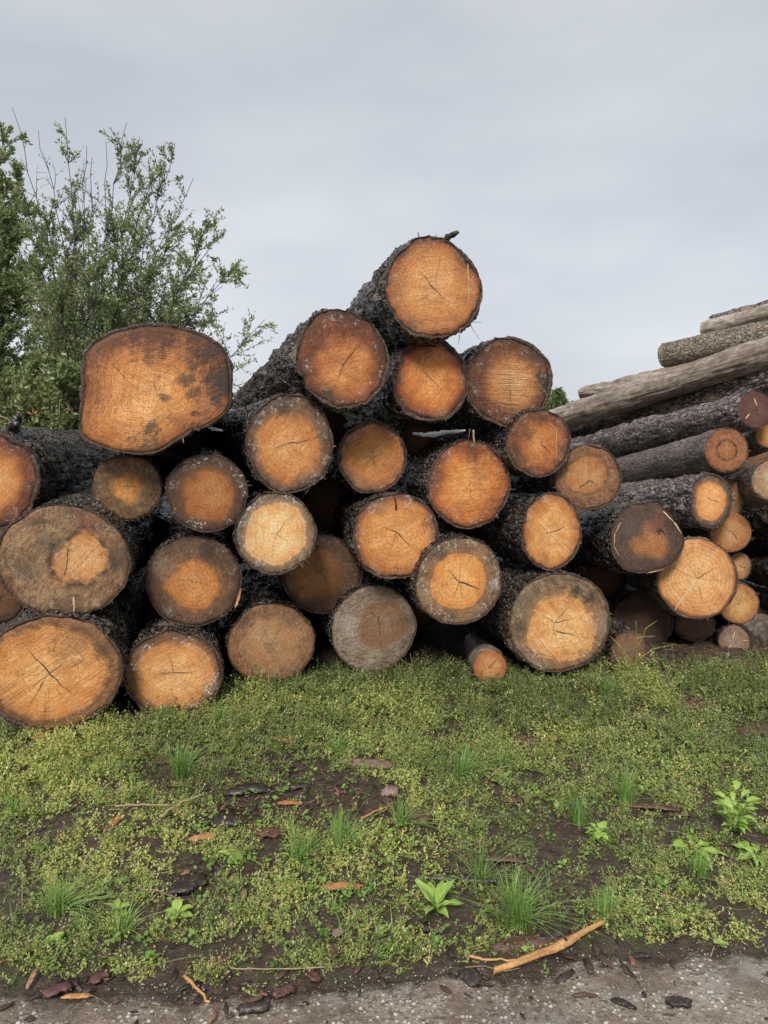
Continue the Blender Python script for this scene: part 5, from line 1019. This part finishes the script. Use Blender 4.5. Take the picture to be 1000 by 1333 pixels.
# ------------------------------------------------------------------ bushes behind the pile
twig_m = simple_mat('bush_twigs', [(0, (.03, .026, .02)), (.5, (.07, .06, .045)), (1, (.13, .115, .09))], .7, 60)
bushleaf_m = simple_mat('bush_leaves', [(0, (.06, .08, .035)), (.35, (.15, .19, .085)), (.7, (.27, .31, .14)), (1, (.40, .43, .23))], .42, 12, .2, .3)
def leaves_np(P0, D, size, r, width=.42):
    """one folded diamond-ish leaf (2 quads -> here 1 quad) at each point P0 pointing along D"""
    n = len(P0); D = D/np.linalg.norm(D, axis=1)[:, None]; a = r.normal(0, 1, (n, 3)); S = np.cross(D, a); S /= np.linalg.norm(S, axis=1)[:, None]
    s = size[:, None]; V = np.stack([P0, P0+D*s*.45+S*s*width*.5, P0+D*s, P0+D*s*.45-S*s*width*.5], 1).reshape(-1, 3)
    return V, np.arange(4*n).reshape(-1, 4)
def bez(a, b, c, n):
    t = np.linspace(0, 1, n)[:, None]; return (1-t)**2*a+2*t*(1-t)*b+t*t*c
def bush(base, tips, label, name, cat, seed, twn=16, twl=.55, lpt=20, lsize=.055, start=.22, tint0=.4, trad=.022, group=None, sub=2):
    r = np.random.default_rng(seed); base = np.array(base); root = bpy.data.objects.new(name, None); C.objects.link(root); root.location = base; tag(root, label, cat, group)
    LP, LD, LS = [], [], []
    for (tx, ty, tY, dens) in tips:
        tip = np.array(wpt(tx, ty, tY))-base; b0 = np.array([r.normal(0, .18), r.normal(0, .18), 0])
        midp = (b0+tip)*.5; hor = (tip-b0)*np.array([1, 1, 0]); midp = midp-hor*r.uniform(.0, .3)+r.normal(0, .12, 3)+np.array([0, 0, .12])*np.linalg.norm(tip)
        n = 18; pts = bez(b0, midp, tip, n); pts[1:-1] += r.normal(0, .018, (n-2, 3))
        mb = MB(); v, f, c_ = tube(pts, np.linspace(trad, .0035, n), 6); mb.add(v, f, c_, tint=.4)
        for k in range(int(twn*max(dens, .4))):
            t = r.uniform(start, .97); i = int(t*(n-1)); p = pts[i]; tg = pts[min(i+1, n-1)]-pts[i-1]; tg /= np.linalg.norm(tg)
            d = tg*1.0+r.normal(0, .55, 3)+np.array([0, 0, .15]); d /= np.linalg.norm(d); l_ = twl*(1.15-t)*r.uniform(.4, 1.25)+.10
            tw = bez(p, p+d*l_*.5+r.normal(0, .03, 3), p+d*l_+np.array([0, 0, r.uniform(-.05, .12)])*l_, 6); v, f, c_ = tube(tw, np.linspace(.006, .0015, 6), 3, False); mb.add(v, f, tint=.4)
            subs = [tw]
            for q in range(sub):
                j = r.integers(1, 5); d2 = d+r.normal(0, .6, 3); d2 /= np.linalg.norm(d2); l2 = l_*r.uniform(.3, .6); t2 = bez(tw[j], tw[j]+d2*l2*.5, tw[j]+d2*l2+r.normal(0, .02, 3), 4); v, f, c_ = tube(t2, np.linspace(.003, .001, 4), 3, False); mb.add(v, f, tint=.4); subs.append(t2)
            for sg in subs:
                m_ = int(lpt*dens*(1 if sg is tw else .55)); u = r.uniform(.1, 1, m_)*(len(sg)-1.001); i0 = u.astype(int); w = (u-i0)[:, None]
                LP.append(sg[i0]*(1-w)+sg[i0+1]*w+r.normal(0, .012, (m_, 3))); LD.append(d+r.normal(0, .7, (m_, 3))); LS.append(lsize*r.uniform(.55, 1.2, m_))
        mb.build('stem', twig_m, root)
    LP, LD, LS = np.concatenate(LP), np.concatenate(LD), np.concatenate(LS); V, F = leaves_np(LP, LD, LS, r)
    tn = tint0+(fbm(LP*1.6+seed, 2, seed)-.5)*.9+r.normal(0, .13, len(LP))
    link('foliage', mesh_np('foliage', V, [F], bushleaf_m, tint=tn, smooth=False), root)['kind'] = 'stuff'
B = (.0, .0)
b0 = wpt(120, 690, 10.5); b0.z = 0
bush(b0, [(16,140,10.4,.05),(50,170,10.4,.06),(85,153,10.3,.8),(120,205,10.6,.05),(98,250,10.6,1.0),(113,190,10.2,.08),(138,185,10.6,.08),(165,160,10.2,.75),(182,178,10.6,.8),(228,186,10.4,.65),(205,215,10.2,.8),(252,232,10.5,.9),(275,290,10.2,1),(296,300,10.7,1),(308,342,10.2,1),
          (262,330,10.3,1),(240,290,10.8,1),(290,372,10.3,1),(345,416,10.1,.9),(210,330,10,1),(185,300,10.8,1),(150,280,10.5,1.1),(130,310,10,1.1),(95,300,10.7,1.2),(60,270,10.3,1.1),(30,260,10.9,1.1),(240,395,10,.9),(280,402,10.6,.8),(70,360,9.8,1.2),(150,390,9.7,1.2),(40,330,11,1.2),(200,400,10.4,1.0)],
     'tall thin-stemmed bush with small leaves fanning out above the left of the pile', 'leafy_bush', 'bush', 11, twn=44, twl=1.0, lpt=32, lsize=.05, start=.30, tint0=.6, trad=.011)
b1 = wpt(-60, 700, 12.5); b1.z = 0
bush(b1, [(5,160,12.4,1.3),(-25,150,12.5,1.3),(30,215,12.2,1.3),(50,245,12.6,1.2),(20,270,12,1.4),(-40,230,12.3,1.4),(60,310,12.3,1.3),(30,340,11.8,1.4),(-30,330,12,1.4),(75,390,12,1.3),(20,420,11.8,1.4),(100,440,12.4,1.3),(-20,440,12,1.4),(60,470,12,1.3),(-90,200,12.6,1.3),(-120,300,12.6,1.3),(-90,420,12.2,1.3),(2,190,12.2,1.3),(-5,260,12.2,1.4),(15,235,12.4,1.3),(35,290,12.1,1.4),(-5,390,12,1.4),(45,360,12,1.3)],
     'darker dense tree at the left edge behind the thin-stemmed bush', 'broadleaf_tree', 'tree', 12, twn=34, twl=1.0, lpt=40, lsize=.065, start=.3, tint0=.66, trad=.03)
b2 = wpt(60, 640, 9.6); b2.z = 0
bush(b2, [(x_, y_, 9.6+.5*math.sin(x_), 1.2) for x_, y_ in [(-60,470),(-20,455),(15,480),(45,465),(80,475),(110,470),(140,460),(165,440),(190,430),(0,500),(60,505),(100,500),(250,440),(215,425),(-90,450)]],
     'low light green hedge growth right behind the left edge log', 'undergrowth_bush', 'bush', 13, twn=30, twl=.7, lpt=24, lsize=.075, start=.2, tint0=.55, trad=.012)
# tip of a far conifer between the two stacks
def conifer(px, py, Y, rad, h, label, seed):
    r = np.random.default_rng(seed); top = wpt(px, py, Y); base = Vector((top.x, top.y, 0)); root = bpy.data.objects.new('fir_tree', None); C.objects.link(root); root.location = base; tag(root, label, 'tree')
    v, f, c_ = tube([[0, 0, 0], [0, 0, top.z*.5], [0, 0, top.z]], [.18, .1, .02], 8); mb = MB(); mb.add(v, f, c_, tint=.3); mb.build('trunk', twig_m, root)
    LP, LD, LS = [], [], []
    for k in range(420):
        t = r.uniform(0, 1)**1.0; z = top.z*(1-t*.85); rr = rad*(t**.8)*r.uniform(.75, 1.15)+.03; a = r.uniform(0, 6.28); m_ = 26; u = r.uniform(.1, 1, m_)
        d = np.array([math.cos(a), math.sin(a), -.25]); p = np.array([0, 0, z])+d*rr*u[:, None]+r.normal(0, .05, (m_, 3)); LP.append(p); LD.append(d*.7+r.normal(0, .5, (m_, 3))); LS.append(r.uniform(.12, .24, m_))
    V, F = leaves_np(np.concatenate(LP), np.concatenate(LD), np.concatenate(LS), r, .3)
    link('crown', mesh_np('crown', V, [F], bushleaf_m, tint=np.full(len(F), .35)+r.normal(0, .15, len(F)), smooth=False), root)['kind'] = 'stuff'
conifer(725, 508, 30, 1.6, 4, 'tip of a distant green tree peeping between the two stacks', 5)
for k, (px_, Y_) in enumerate([(540, 34), (640, 38), (420, 36), (860, 40), (960, 36)]):
    conifer(px_, 538, Y_, 1.8, 3, ['distant fir tree far behind the hanging-fibre centre of the pile','distant fir tree behind the right shoulder of the pile','distant fir tree behind the flaking-bark log','distant fir tree behind the star-split log of the right stack','distant fir tree behind the right edge of the right stack'][k], 6+k)
